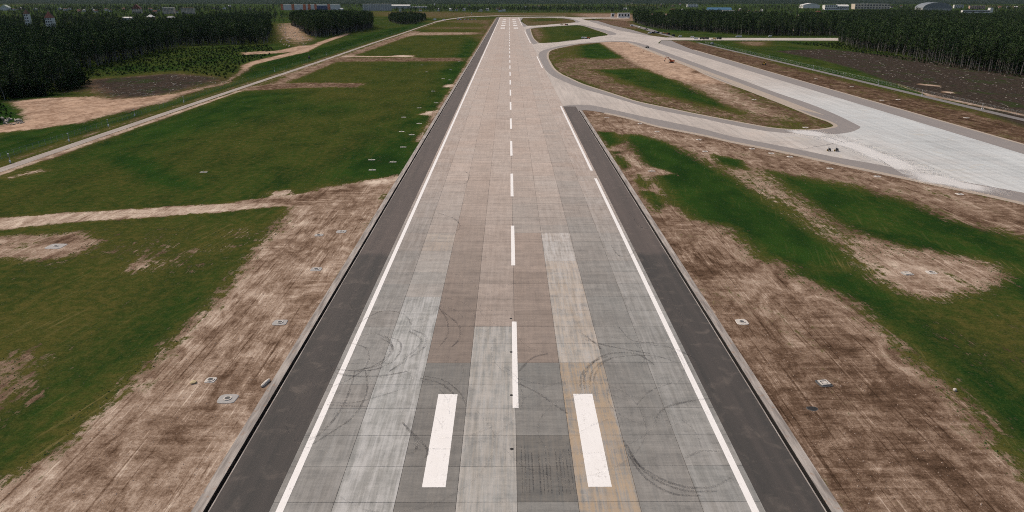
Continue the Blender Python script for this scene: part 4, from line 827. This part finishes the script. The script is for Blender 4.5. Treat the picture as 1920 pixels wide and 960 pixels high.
fw = scatter_px(13000, 3.5, 22); fw = clear_of(fw); wood('far_wood', fw.tolist(), pick(len(fw), [4, 4, 4, 4, 3, 3, 0, 0]), RNG.uniform(13, 22, len(fw)), 'dark tree belts spread over the far country', 'wood')
fw = np.concatenate([scatter_px(2600, 20, 56, -250, 400), scatter_px(500, 20, 44, 400, 520), scatter_px(300, 20, 24, 520, 780), scatter_px(500, 20, 23.5, 780, 1250, .3), scatter_px(1500, 21, 36, 1255, 2170), scatter_px(160, 30, 42, 520, 700)]); fw = clear_of(fw)
wood('far_wood', fw.tolist(), pick(len(fw), WB), RNG.uniform(14, 21, len(fw)), 'nearer tree belts around the far houses', 'wood')
sb = np.concatenate([clear_of(fill(P((120, 160), (135, 125), (330, 92), (500, 84), (520, 96), (455, 128), (435, 148), (330, 133), (170, 146)), 4.2)), fill(P((1470, 80), (1575, 80), (1700, 108), (1800, 124), (1920, 143), (1920, 147), (1800, 129), (1700, 114), (1560, 90)), 4.5), fill(P((-100, 192), (18, 194), (36, 208), (42, 224), (0, 234), (-100, 244)), 3.5), fill(P((520, 44), (565, 42), (585, 75), (560, 88), (520, 92), (512, 60)), 13)]); sb = np.array([q for q in sb if cover_at(q[0], q[1], SAND) < .2])
wood('scrub', sb.tolist(), RNG.choice([6, 7], len(sb)), RNG.uniform(0.7, 2.6, len(sb)) * RNG.uniform(.5, 1, len(sb)), 'low green scrub on the cleared ground outside the fence', 'scrub')
# single trees one can tell apart along the edges of the woods
def edge_trees(pts_px, n, hts, label, group, depth=7, kinds=(0, 1, 2, 3), name='birch_tree', cat='tree'):
    line = P(*pts_px); L = [0]
    for a, b in zip(line, line[1:]): L.append(L[-1] + math.dist(a, b))
    for i in range(n):
        d = L[-1] * (i + random.uniform(.1, .9)) / n; k = max(j for j in range(len(L)) if L[j] <= d); k = min(k, len(line) - 2); f = (d - L[k]) / max(1e-6, L[k + 1] - L[k])
        x = line[k][0] + (line[k + 1][0] - line[k][0]) * f; y = line[k][1] + (line[k + 1][1] - line[k][1]) * f + random.uniform(-1.5, depth); vi = random.choice(kinds); s = random.uniform(*hts) / 25
        t = thing(name, label, cat, (x, y, float(hz(x, y)) - 0.05), random.uniform(0, 6.28), group); t.scale = (s, s, s); link('trunk', tree_me[vi][0], t); link('crown', tree_me[vi][1], t)
for seg, n, lab in ((((128, 138), (205, 118), (240, 111)), 26, 'tall birch at the wood edge above the west end of the scrub'), (((240, 111), (330, 89), (345, 86)), 22, 'tall birch at the wood edge above the middle of the scrub'), (((345, 86), (498, 82)), 20, 'tall birch at the wood edge where the scrub is narrowest'), (((498, 82), (508, 66)), 7, 'tall birch at the wood corner facing the rubble heaps')):
    edge_trees(seg, n, (17, 27), lab, lab.replace('tall birch', 'tall birches'))
for seg, n, lab in ((((0, 186), (85, 179)), 15, 'bushy low tree along the long side of the sandy clearing'), (((85, 179), (150, 163), (134, 146)), 15, 'bushy low tree at the corner between sandy and brown clearings')):
    edge_trees(seg, n, (9, 14), lab, lab.replace('low tree', 'low trees'), 9, (6, 7), 'low_tree')
for seg, n, lab in ((((560, 58), (592, 71)), 15, 'tall birch of the compact wood facing the rubble heaps'), (((592, 71), (640, 64)), 16, 'tall birch of the compact wood above the sandy track'), (((640, 64), (700, 54)), 14, 'tall birch of the compact wood above the grassed bank')):
    edge_trees(seg, n, (20, 31), lab, lab.replace('tall birch', 'tall birches'))
for seg, n, lab in ((((1215, 52), (1250, 57), (1300, 59)), 22, 'slender birch behind the parked machines'), (((1300, 59), (1400, 66.5)), 20, 'slender birch behind the dump trucks on the crossing road'), (((1400, 66.5), (1440, 67.5), (1575, 69)), 18, 'slender birch in front of the pale blocks beyond the crossing road')):
    edge_trees(seg, n, (15, 29), lab, lab.replace('slender birch', 'slender birches'))
for seg, n, lab in ((((1572, 78), (1600, 89), (1700, 107)), 38, 'slender birch between crossing road end and felled ground'), (((1700, 107), (1760, 119), (1810, 130)), 24, 'slender birch behind the middle of the felled ground'), (((1810, 130), (1930, 143)), 22, 'slender birch behind the widest stretch of felled ground')):
    edge_trees(seg, n, (17, 28), lab, lab.replace('slender birch', 'slender birches'))
edge_trees(((1800, 55), (1925, 57)), 22, (16, 22), 'pale-trunked birch in the gap inside the east wood', 'birches in the gap of the east wood', 4)

# far hills
hx = np.linspace(-10000, 10000, 61); hy = np.array([7600, 8400, 9200, 10200, 11500, 13000, 15000]); prof = np.array([-2, 18, 45, 78, 105, 118, 90]); vs = []
for j, y in enumerate(hy):
    for x in hx: vs.append((x, y + 250 * math.sin(x * .0011 + j), -2 if j == 0 else prof[j] * (0.82 + .22 * math.sin(x * .0007 + j * .35) + .1 * math.sin(x * .0023 + 1)) ))
nh = len(hx); M_HILL = NT('hill_forest'); _n = M_HILL.noise(M_HILL.scale(M_HILL.pos(), (0.012, 0.004, 0.02)), 1, 5, 0.65); M_HILL.b.inputs['Specular IOR Level'].default_value = 0.0; M_HILL.col(M_HILL.mix(M_HILL.step(_n, .35, .65), (0.009, 0.017, 0.013), (0.020, 0.030, 0.019)))
struct(link('hills', mesh('hills', vs, [(j * nh + i, j * nh + i + 1, (j + 1) * nh + i + 1, (j + 1) * nh + i) for j in range(len(hy) - 1) for i in range(nh - 1)], M_HILL.m, True)))

# ------------------------------------------------------------------ fences and posts
M_STEEL = simple('galvanised_steel', (0.42, 0.43, 0.42), 0.6, 0.15, 1, 0.0); M_POSTW = simple('white_cabinet', (0.7, 0.7, 0.68), 0.6, 0.05)
def fence(x, y0, y1, n, label):
    t = thing('perimeter_fence', label, 'fence', (x, y0, 0)); pm = MB().box((0, 0, 1.1), (0.06, 0.06, 2.3)).me('post', M_STEEL); rm = MB()
    for i in range(n + 1): y = (y1 - y0) * (i / n) ** 1.5; link('post', pm, t, (0, y, float(hz(x, y0 + y))))
    for i in range(n):
        a, b = (y1 - y0) * (i / n) ** 1.5, (y1 - y0) * ((i + 1) / n) ** 1.5; za, zb = float(hz(x, y0 + a)), float(hz(x, y0 + b))
        for k, r in ((2.22, .024), (1.9, .008), (1.6, .008), (1.3, .008), (1.0, .008), (.7, .008), (.4, .008), (.12, .02)): rm.bar((0, a, za + k), (0, b, zb + k), r, r, 3, False)
    o = rm.build('wire_rails', M_STEEL, t); o['kind'] = 'stuff'
fence(-197, 190, 1850, 240, 'thin grey wire fence along the gravel perimeter road'); fence(268.5, 250, 1000, 70, 'thin grey wire fence between perimeter road and felled ground')
def post(u, v, h, label, grp):
    x, y = at(u, v); t = thing('camera_post', label, 'post', (x, y, float(hz(x, y))), 0, grp); MB().bar((0, 0, 0), (0, 0, h), 0.11, 0.07, 8).build('pole', M_STEEL, t)
    MB().box((0.05, -0.22, 0.75), (0.55, 0.32, 0.9)).build('cabinet', M_POSTW, t); MB().box((0, -0.2, h + .05), (0.25, 0.6, 0.25)).build('camera_head', M_POSTW, t)
for u, v in ((130, 266), (204, 238), (253, 218), (345, 193), (515, 135.5), (613, 104.5), (20, 306)): post(u, v, 3.6, 'thin post with white cabinet beside the gravel perimeter road', 'posts along the gravel perimeter road')
for u, v in ((1524, 131.5), (1580, 146), (1646, 160), (1728, 180), (1840, 206), (1443, 108)): post(u, v, 3.6, 'thin post with white cabinet beside the asphalt perimeter road', 'posts along the asphalt perimeter road')

# ------------------------------------------------------------------ manholes, pads, small things
M_PAD = simple('weathered_pad', (0.33, 0.315, 0.295), 0.9, 0.25, 1.4); M_PADL = simple('pale_pad', (0.50, 0.46, 0.41), 0.9, 0.2, 1.2); M_IRON = simple('cast_iron', (0.07, 0.068, 0.066), 0.7, 0.2, 3)
def manhole(u, v, w, d, label, grp=None, rot=0.0, square=False, mat=None):
    x, y = at(u, v); t = thing('manhole', label, 'manhole', (x, y, 0), rot, grp); m = mat or M_PAD; o = MB()
    # pad with chamfered rim and slightly irregular outline
    n = 24; ring = lambda r, z: [(w / 2 * r * (abs(math.cos(a)) ** .45) * math.copysign(1, math.cos(a)) * (1 + .03 * math.sin(5 * a + u)), d / 2 * r * (abs(math.sin(a)) ** .45) * math.copysign(1, math.sin(a)) * (1 + .03 * math.cos(4 * a + v)), z) for a in np.linspace(0, 2 * math.pi, n, endpoint=False)]
    o.raw(ring(1, -.1) + ring(1, .05) + ring(.95, .09), [(j * n + i, j * n + (i + 1) % n, (j + 1) * n + (i + 1) % n, (j + 1) * n + i) for j in range(2) for i in range(n)] + [tuple(range(2 * n, 3 * n))]); o.build('pad', m, t)
    if square:
        f = MB(); f.box((0, .62, .17), (1.5, .2, .17)).box((0, -.62, .17), (1.5, .2, .17)).box((.66, 0, .17), (.2, 1.0, .17)).box((-.66, 0, .17), (.2, 1.0, .17)); f.build('frame', M_PADL, t); MB().box((.1, .05, .125), (.75, .7, .06)).build('lid', M_PADL, t); MB().box((.55, -.1, .11), (.9, 1.0, .03)).build('shaft_shade_plate', M_SLOT, t)  # the dark plate is no hole: shaft shade put into its colour
    else:
        MB().lathe([(.62, .085), (.62, .2), (.44, .2), (.42, .12)], 20).build('ring', M_PADL, t); MB().lathe([(.43, .10), (.43, .15), (.38, .165)], 20).build('lid', M_IRON, t)
gL = 'round manholes in the bare strip west of the runway'
manhole(427, 748, 2.9, 2.6, 'largest grey manhole pad with round lid in the bare western strip'); manhole(395, 713, 1.7, 1.7, 'small pale manhole touching the dark soil, beside the largest pad', None, 0, False, M_PADL)
for u, v, w in ((525, 605, 2.7), (593, 505, 2.5), (640, 434.5, 2.6), (598, 441, 2.2)): manhole(u, v, w, w * .9, 'round manhole on grey pad in the bare western strip', gL)
manhole(105, 462, 4.2, 4.0, 'wide grey concrete pad in the bare patch of the western field')
manhole(1391, 604, 2.3, 2.4, 'pale ringed manhole in the brown soil by the eastern drain', None, 0, False, M_PADL); manhole(1545, 719, 2.3, 2.3, 'square open manhole with white frame in the eastern soil', None, 0.15, True, M_IRON)
manhole(1701, 513, 2.4, 2.2, 'dark-edged square manhole in the pale patch of the eastern field', None, 0.1, True, M_PAD); manhole(1746, 511, 2.2, 2.0, 'weathered manhole beside the dark-edged one in the pale patch', None, 0, False, M_PADL)
for u, v in ((1310, 262), (1322, 284), (1410, 279), (1446, 287.5), (1481, 294), (1556, 316), (1645, 331), (1799, 364), (1232, 247), (1200, 232)): manhole(u, v, 2.2, 2.2, 'pale manhole in the soil beside the first link taxiway', 'manholes along the first link taxiway', 0, False, M_PADL)
for u, v in ((1530, 148), (1597, 162), (1653, 188), (1684, 187), (1812, 221), (1414, 187), (1510, 239), (1360, 146)): manhole(u, v, 2.6, 2.4, 'pale manhole in the brown soil beside the parallel taxiway', 'manholes along the parallel taxiway', 0, False, M_PADL)
pit = thing('inspection_pit', 'small dark open pit in the eastern soil', 'pit', (*at(1523, 766), 0)); o = MB(); n = 14
rim = [(.75 * math.cos(a), .55 * math.sin(a) * (1 + .1 * math.sin(3 * a)), .03) for a in np.linspace(0, 6.283, n, endpoint=False)]; out_ = [(1.2 * x_, 1.2 * y_, .0) for x_, y_, _ in rim]
o.raw(out_ + rim, [(i, (i + 1) % n, n + (i + 1) % n, n + i) for i in range(n)]); o.build('rim', M_IRON, pit); MB().raw([(x_ * .99, y_ * .99, .02) for x_, y_, _ in rim], [tuple(range(n))]).build('pit_shade_disc', M_SLOT, pit)  # flat dark disc at ground level, the pit's shade put into its colour
def pad_light(u, v, label, grp):
    x, y = at(u, v); t = thing('edge_light', label, 'light', (x, y, 0), 0, grp); MB().box((0, 0, .02), (2.6, 1.1, .16), None, .97).build('pad', M_PADL, t); MB().lathe([(.16, .1), (.13, .14), (.1, .3), (.13, .34), (.10, .46), (.03, .5)], 10).build('lamp', M_STEEL, t)
for u, v in ((698, 319), (697, 300), (737, 304), (756, 276), (772, 253), (753, 247), (786, 232), (757, 220), (786, 202.5), (812, 171), (831, 147.5), (861, 115), (791, 122), (818, 193), (843, 150), (800, 135), (845, 131)): pad_light(u, v, 'low lamp on pale rectangular pad in the turf west of the runway', 'lamp pads in the western turf')
pad_light(1222, 321, 'low lamp on pale pad in the bare track east of the runway', None); pad_light(1138, 221, 'low lamp on pale pad near the end of the eastern drain', None)
pad_light(382, 323, 'single low lamp on pale pad in the middle of the western turf', None)
M_STONE = simple('pale_stone', (0.50, 0.45, 0.39), 0.9, 0.2, 2)
def boulder(name, u, v, d, mat, label, rz=0.0, cat='block'):
    bm = bmesh.new(); bmesh.ops.create_icosphere(bm, subdivisions=2, radius=0.5)
    for q in bm.verts: q.co = Vector((max(-.4, min(.4, q.co.x)) * d[0] * 1.2, max(-.4, min(.4, q.co.y)) * d[1] * 1.2, max(-.4, min(.4, q.co.z)) * d[2] * 1.2)) + Vector((random.gauss(0, .02), random.gauss(0, .02), random.gauss(0, .02)))
    me = bpy.data.meshes.new(name); bm.to_mesh(me); bm.free(); me.materials.append(mat); x, y = at(u, v); return tag(link(name, me, None, (x, y, d[2] * .42), rz), label, cat)
boulder('concrete_block', 498, 720, (0.6, 2.4, .5), M_STONE, 'pale concrete block lying against the western kerb', -.25); boulder('soil_heap', 363, 718, (1.0, .9, .35), simple('dry_clay', (.42, .34, .2), .9), 'small yellowish clay lump beside the small pale manhole', .4, 'lump')
boulder('marker_stone', 1790, 733, (.5, .5, .5), M_PADL, 'small white stone at the edge of the eastern turf', 0, 'stone')

# ------------------------------------------------------------------ machines
M_DARKP = simple('dark_machine_paint', (0.035, 0.036, 0.038), 0.5, 0.2); M_ORP = simple('orange_machine_paint', (0.42, 0.10, 0.03), 0.5, 0.15); M_YEL = simple('yellow_machine_paint', (0.5, 0.30, 0.04), 0.5, 0.15); M_WHP = simple('white_vehicle_paint', (0.72, 0.72, 0.71), 0.35, 0.05); M_TYRE = simple('black_tyre', (0.02, 0.02, 0.02), 0.9, 0.2); M_BLUEP = simple('blue_vehicle_paint', (0.05, 0.09, 0.17), 0.4, 0.1); M_REDP = simple('red_vehicle_paint', (0.30, 0.05, 0.03), 0.4, 0.1)
def wheel(t, x, y, r, w): 
    o = MB().bar((x - w / 2, y, r), (x + w / 2, y, r), r, r, 14).build('wheel', M_TYRE, t); MB().bar((x - w / 2 - .02, y, r), (x + w / 2 + .02, y, r), r * .5, r * .5, 10).build('rim', M_STEEL, o)
def place(name, label, cat, u, v, rz, grp=None): x, y = at(u, v); z = ZS if abs(x) > 0 else 0; return thing(name, label, cat, (x, y, float(hz(x, y)) + .06), R(rz), grp)
def truck(u, v, rz, cab, bed, label, grp=None):
    t = place('dump_truck', label, 'truck', u, v, rz, grp); MB().box((0, 0, .95), (1.0, 7.6, .3)).build('chassis', M_DARKP, t)
    c = MB().box((0, 2.9, 1.95), (2.5, 1.9, 1.9), None, .92).build('cab', cab, t); MB().box((0, 3.72, 2.3), (2.1, .3, .75)).build('windscreen', M_GLASS, c)
    MB().prism([(-1.05, 1.2), (1.05, 1.2), (1.3, 2.9), (1.15, 2.9), (.95, 1.45), (-.95, 1.45), (-1.15, 2.9), (-1.3, 2.9)], -3.7, 1.7).build('bed', bed, t); MB().box((0, 1.65, 2.2), (2.3, .15, 1.7)).build('headboard', bed, t)
    for y in (2.9, -1.4, -2.8):
        for s in (-1, 1): wheel(t, s * 1.05, y, .55, .45)
def van(u, v, rz, paint, label, grp=None, L=5.2, Hh=2.2):
    t = place('van', label, 'van', u, v, rz, grp); prof = [(-L / 2, .45), (L / 2, .45), (L / 2, 1.15), (L / 2 - .9, 1.35), (L / 2 - 1.6, Hh), (-L / 2 + .1, Hh)]; o = MB(); n = len(prof)
    o.raw([(-.95, y, z) for y, z in prof] + [(.95, y, z) for y, z in prof], [(k, n + k, n + (k + 1) % n, (k + 1) % n) for k in range(n)] + [tuple(range(n)), tuple(range(2 * n - 1, n - 1, -1))]); b = o.build('body', paint, t)
    for s in (-1, 1): MB().box((s * .96, L / 2 - 2.2, 1.7), (.04, 1.0, .5)).build('side_window', M_GLASS, b)
    MB().raw([(-.8, L / 2 - .92, 1.42), (.8, L / 2 - .92, 1.42), (.8, L / 2 - 1.54, Hh - .08), (-.8, L / 2 - 1.54, Hh - .08)], [(0, 1, 2, 3)]).build('windscreen', M_GLASS, b)
    for y in (L / 2 - 1, -L / 2 + 1):
        for s in (-1, 1): wheel(t, s * .85, y, .36, .25)
def loader(u, v, rz, paint, label, grp=None):
    t = place('wheel_loader', label, 'loader', u, v, rz, grp); MB().box((0, -1.2, 1.35), (1.7, 2.8, 1.1)).build('engine_cover', paint, t); c = MB().box((0, .5, 2.2), (1.5, 1.5, 1.9), None, .9).build('cab', paint, t); MB().box((0, 1.2, 2.5), (1.2, .2, .9)).build('windscreen', M_GLASS, c)
    for s in (-1, 1): MB().bar((s * .6, 1.2, 1.4), (s * .6, 3.2, .7), .13).build('arm', paint, t)
    MB().prism([(-1.3, .1), (1.3, .1), (1.3, 1.1), (1.2, 1.1), (1.2, .3), (-1.2, .3), (-1.2, 1.1), (-1.3, 1.1)], 3.0, 4.0).build('bucket', M_DARKP, t)
    for y in (-1.6, 1.6):
        for s in (-1, 1): wheel(t, s * 1.0, y, .75, .5)
def roller(u, v, rz, paint, label):
    t = place('road_roller', label, 'roller', u, v, rz); MB().box((0, -.9, 1.35), (1.8, 2.4, 1.0)).build('engine_cover', paint, t); MB().bar((-1, 1.7, .78), (1, 1.7, .78), .78, .78, 18).build('drum', M_IRON, t)
    f = MB(); [f.box((s * 1.12, 1.2, .85), (.14, 2.4, .3)) for s in (-1, 1)]; f.build('drum_frame', paint, t); [MB().bar((s * .75, q, 1.8), (s * .75, q, 3.0), .05).build('canopy_post', M_DARKP, t) for s in (-1, 1) for q in (-.9, .5)]; MB().box((0, -.2, 3.05), (1.9, 1.9, .14)).build('canopy', paint, t)
    for s in (-1, 1): wheel(t, s * .85, -1.3, .78, .5)
def excavator(u, v, rz):
    t = place('excavator', 'orange tracked excavator with raised boom on the sand strip', 'excavator', u, v, rz)
    for s in (-1, 1):
        o = MB(); n = 16; pr = [(1.9 * math.copysign(1, math.cos(a)) * (1 if abs(math.cos(a)) > .1 else 0) + .42 * math.cos(a), .45 + .42 * math.sin(a)) for a in np.linspace(0, 2 * math.pi, n, endpoint=False)]
        o.prism(pr, s * 1.25 - .3, s * 1.25 + .3); o.build('track', M_DARKP, t)
    MB().box((0, 0, .95), (2.0, 2.0, .35)).build('undercarriage', M_DARKP, t); MB().box((-1.0, 0, 1.7), (3.4, 2.7, 1.15)).build('engine_house', M_ORP, t); MB().bar((-2.5, -1.35, 1.7), (-2.5, 1.35, 1.7), .6, .6, 12).build('counterweight', M_ORP, t)
    c = MB().box((.95, .75, 2.35), (1.4, 1.05, 1.9), None, .92).build('cab', M_ORP, t); MB().box((1.62, .75, 2.6), (.14, .85, 1.0)).build('windscreen', M_GLASS, c)
    MB().bar((.7, -.35, 1.7), (2.9, -.35, 4.7), .30, .34, 6).bar((2.9, -.35, 4.7), (5.4, -.35, 5.3), .34, .26, 6).build('boom', M_ORP, t); MB().bar((5.0, -.35, 5.6), (6.3, -.35, 2.2), .28, .18, 6).build('stick', M_ORP, t); MB().bar((1.4, -.35, 2.0), (2.9, -.35, 4.1), .09).build('boom_cylinder', M_STEEL, t)
    MB().prism([(6.1, 2.3), (6.75, 2.1), (6.6, 1.2), (5.9, .9), (5.55, 1.3), (6.2, 1.5)], -.95, .25).build('bucket', M_DARKP, t)
excavator(1258.5, 117.6, 180)
roller(1213.5, 90, 28, M_DARKP, 'dark road roller with canopy on the taxiway shoulder')
truck(1095, 73, 75, M_WHP, M_WHP, 'white truck on the link beside the green island'); loader(1103, 73, 60, M_ORP, 'small orange loader beside the white truck on the link')
truck(1062, 47.3, 80, M_ORP, M_DARKP, 'orange truck on the farthest link'); loader(1054, 46.8, 90, M_YEL, 'yellow loader ahead of the orange truck'); loader(1113, 37.6, 70, M_DARKP, 'dark loader at the far bend of the parallel taxiway')
truck(1317, 74, 90, M_DARKP, M_DARKP, 'dark dump truck standing first on the crossing road'); truck(1324, 74, 85, M_REDP, M_DARKP, 'dump truck with red cab second on the crossing road'); loader(1339, 74.3, 90, M_YEL, 'yellow loader between the dump trucks on the crossing road'); truck(1348, 74, 95, M_DARKP, M_DARKP, 'black dump truck last on the crossing road')
van(1304, 74.5, 90, M_WHP, 'white van on the crossing road by the taxiway corner', None, 6.5, 2.7); van(1298, 70.5, 90, M_WHP, 'small white van behind the crossing road'); truck(1335, 84, 150, M_WHP, M_BLUEP, 'white cab truck on the perimeter road beside the brown soil')
van(1383, 69.6, 90, M_WHP, 'white van parked before the birches, left of a pair', None, 5.5); van(1387.5, 69.6, 90, M_WHP, 'white van parked before the birches, right of a pair', None, 5.5); van(1443.5, 69, 90, M_WHP, 'single white van parked far along the birches')
van(1184, 49.5, 120, M_WHP, 'white box van beside the soil by the copse', None, 7, 3); van(1199, 52, 130, M_WHP, 'white car on the side road by the copse'); loader(1212, 56, 100, M_DARKP, 'dark loader on the side road')
van(1217.5, 63.2, 110, M_WHP, 'white van at the head of the machine park', None, 5.5, 2.4); truck(1223.5, 63, 100, M_WHP, M_DARKP, 'truck with white cab in the machine park'); loader(1228, 61.5, 60, M_DARKP, 'black loader in the machine park'); truck(1233, 62.5, 120, M_BLUEP, M_DARKP, 'blue cab dump truck in the machine park')
loader(1245, 63.5, 110, M_YEL, 'yellow loader in the machine park'); truck(1253, 65, 130, M_REDP, M_DARKP, 'red cab dump truck in the machine park'); truck(1262.5, 68, 140, M_DARKP, M_DARKP, 'dark dump truck at the road end of the machine park'); van(1275, 69, 90, M_WHP, 'white car near the machine park entrance')
loader(1433, 121.5, 150, M_YEL, 'yellow loader in the brown soil beside the parallel taxiway')
van(815, 37.6, 80, M_WHP, 'white van near the antenna, left of two', None, 9, 4); van(832, 38, 80, M_WHP, 'white van near the antenna, right of two', None, 9, 3.4); van(579.5, 108.8, 20, M_DARKP, 'dark car with pale roof at the road junction')
def joint_saw(u, v, rz, label, flag):
    t = place('joint_saw', label, 'machine', u, v, rz); MB().box((0, 0, .55), (.7, 1.3, .4)).build('frame', M_DARKP, t); MB().box((0, -.15, .95), (.6, .7, .5)).build('engine', M_DARKP, t); MB().bar((.42, .55, .4), (.5, .55, .4), .42, .42, 16).build('blade_guard', M_YEL, t)
    for s in (-1, 1): MB().bar((s * .28, -.55, .7), (s * .28, -1.15, 1.35), .035).build('handle', M_STEEL, t); wheel(t, s * .36, .45, .16, .1); wheel(t, s * .36, -.45, .16, .1)
    MB().box((0, .25, 1.3), (.55, .3, .5)).build('water_tank', M_DARKP, t)
    if flag: MB().bar((.2, .3, 1.2), (.2, .3, 2.6), .025).build('whip', M_STEEL, t)
joint_saw(1554.5, 284, 70, 'black walk-behind joint saw on the apron, without whip', False); joint_saw(1568.5, 284.3, 110, 'black walk-behind joint saw with whip pole on the apron', True)
for i, (u, v) in enumerate(((1171, 83.8), (1182.5, 88.4), (1194, 93.2), (1206.5, 98.2), (1219.5, 104))): t = place('marker_post', 'short dark marker post in a row along the sand strip', 'post', u, v, 0, 'marker posts on the sand strip'); MB().bar((0, 0, 0), (0, 0, 1.0), .22, .18, 8).build('stem', M_DARKP, t); MB().bar((0, 0, 1.0), (0, 0, 1.2), .26, .22, 8).build('cap', M_ORP, t)
for u in (1368.5, 1372): t = place('marker_post', 'short dark marker post beside the outer taxiway shoulder', 'post', u, 112.5, 0, 'marker posts by the outer shoulder'); MB().bar((0, 0, 0), (0, 0, 1.3), .2, .16, 8).build('stem', M_DARKP, t); MB().bar((0, 0, 1.3), (0, 0, 1.5), .24, .2, 8).build('cap', M_ORP, t)
# localizer array and mast beyond the far end of the western turf
x, y = at(872, 37.5); t = thing('antenna_array', 'low red and white antenna array with mast in the far turf', 'antenna', (x, y, 0))
for k in range(12): MB().box((-26 + 5 * k, 0, 1.6), (3.6, 1.2, 2.4)).build('antenna_unit', M_WHITE if k % 2 else M_ORANGE, t)
MB().bar((0, 4, 0), (0, 4, 21), .8, .35, 6).build('mast', M_PINK, t); MB().box((-17, 8, 2.5), (7, 5, 5)).build('equipment_hut', M_WHITE, t); 
x, y = at(884, 28); t = thing('antenna_mast', 'white-headed light mast beyond the antenna array', 'mast', (x, y, 0)); MB().bar((0, 0, 0), (0, 0, 7), .5, .4, 6).build('pole', M_GREYW, t); MB().box((0, 0, 7.5), (4, 3, 3)).build('lamp_head', M_WHITE, t)

# ------------------------------------------------------------------ loose stuff: felled timber, rubble, clods, tufts
M_LOG = simple('bleached_timber', (0.34, 0.305, 0.26), 0.9, 0.7, 0.05); M_CLOD = simple('soil_clods', (0.34, 0.26, 0.205), 0.95, 0.6, 0.25); M_TUFT = simple('turf_tufts', (0.055, 0.075, 0.020), 0.95, 0.5, 0.3); M_RUBBLE = simple('pale_rubble', (0.50, 0.42, 0.33), 0.9, 0.4, 0.3)
def logs(name, poly, n, ln, rad, mat, label):
    o = MB(); xs = [p[0] for p in poly]; ys = [p[1] for p in poly]
    while n:
        x, y = random.uniform(min(xs), max(xs)), random.uniform(min(ys), max(ys))
        if not inside(poly, np.array([x]), np.array([y]))[0]: continue
        n -= 1; z = float(hz(x, y)); a = random.uniform(0, 3.14); l = random.uniform(*ln); e = random.uniform(.0, .6); r = random.uniform(*rad)
        o.bar((x, y, z + r * .7), (x + l * math.cos(a), y + l * math.sin(a), z + r * .7 + e), r, r * .6, 5)
    k = o.build(name, mat); struct(k, 'stuff', label)
CUT = P((1470, 97), (1540, 93), (1620, 101), (1700, 110), (1800, 124), (1920, 146), (2000, 160), (2000, 250), (1920, 232), (1860, 212), (1760, 178), (1690, 158), (1600, 126), (1540, 111))
logs('felled_timber', CUT, 380, (.6, 3.5), (.05, .17), M_LOG, 'pale felled logs and branches strewn over the cleared ground'); logs('felled_timber', P((160, 165), (330, 140), (430, 148), (300, 180), (200, 182)), 160, (.8, 3), (.06, .16), M_LOG, 'pale branches strewn on the brown clearing west of the fence')
logs('rubble', P((520, 46), (565, 44), (585, 74), (575, 88), (520, 90), (528, 70)), 150, (1, 4), (.3, .8), M_RUBBLE, 'pale rubble heaps beside the compact wood'); logs('rubble', P((0, 222), (36, 226), (42, 232), (10, 236)), 30, (.8, 2.4), (.3, .6), M_LOG, 'grey rubble beside the low trees of the clearing')
def clods(name, poly, n, sz, mat, label, grass=None):
    o = MB(); xs = [p[0] for p in poly]; ys = [p[1] for p in poly]; c = 0
    while c < n:
        x, y = random.uniform(min(xs), max(xs)), random.uniform(min(ys), max(ys)) 
        if not inside(poly, np.array([x]), np.array([y]))[0]: continue
        c += 1; g = float(cover_at(x, y, GR))
        if grass is None and g > .55: continue
        if grass is not None and not (grass[0] < g < grass[1]): continue
        s = sz[0] + (sz[1] - sz[0]) * random.random() ** 3; s2 = s * random.uniform(.6, 1.4); w = random.uniform(0, 3); ca, sa = math.cos(w), math.sin(w); h = s * random.uniform(.5, .9)
        P4 = [(x + s * ca, y + s * sa, -.03), (x - s2 * sa, y + s2 * ca, -.03), (x - s * ca, y - s * sa, -.03), (x + s2 * sa, y - s2 * ca, -.03), (x + random.gauss(0, s * .3), y + random.gauss(0, s * .3), h)]
        o.raw(P4, [(0, 1, 4), (1, 2, 4), (2, 3, 4), (3, 0, 4)])
    k = o.build(name, mat); struct(k, 'stuff', label)
clods('clods', P((1300, 540), (1420, 500), (1700, 680), (1950, 920), (1960, 1000), (1600, 1000)), 2600, (.03, .16), M_CLOD, 'clods and stones over the eastern bare soil'); clods('clods', P((740, 350), (560, 390), (470, 500), (200, 760), (-40, 940), (-60, 1000), (350, 1000), (480, 765)), 2600, (.05, .14), M_CLOD, 'clods over the western bare strip')
clods('turf_tufts', P((-40, 440), (560, 400), (480, 520), (200, 780), (-40, 960)), 9000, (.08, .24), M_TUFT, 'tufts along the ragged western turf edge', (.25, .6)); clods('turf_tufts', P((1180, 300), (1500, 350), (1960, 480), (1960, 960), (1700, 700), (1350, 460)), 9000, (.10, .28), M_TUFT, 'tufts along the ragged eastern turf edge', (.25, .6))

# ------------------------------------------------------------------ air
hm = bpy.data.materials.new('haze_air'); hm.use_nodes = True; hn = hm.node_tree; hn.nodes.clear(); ho = hn.nodes.new('ShaderNodeOutputMaterial'); pv = hn.nodes.new('ShaderNodeVolumePrincipled')
pv.inputs['Color'].default_value = (0.72, 0.86, 1.0, 1); pv.inputs['Density'].default_value = 6.0e-6; pv.inputs['Anisotropy'].default_value = 0.1; hn.links.new(pv.outputs[0], ho.inputs['Volume'])
hb = MB().box((0, 13000, 98), (21000, 26800, 204)).build('haze', hm); struct(hb, 'stuff', 'thin pale haze over the whole airfield and the far country')
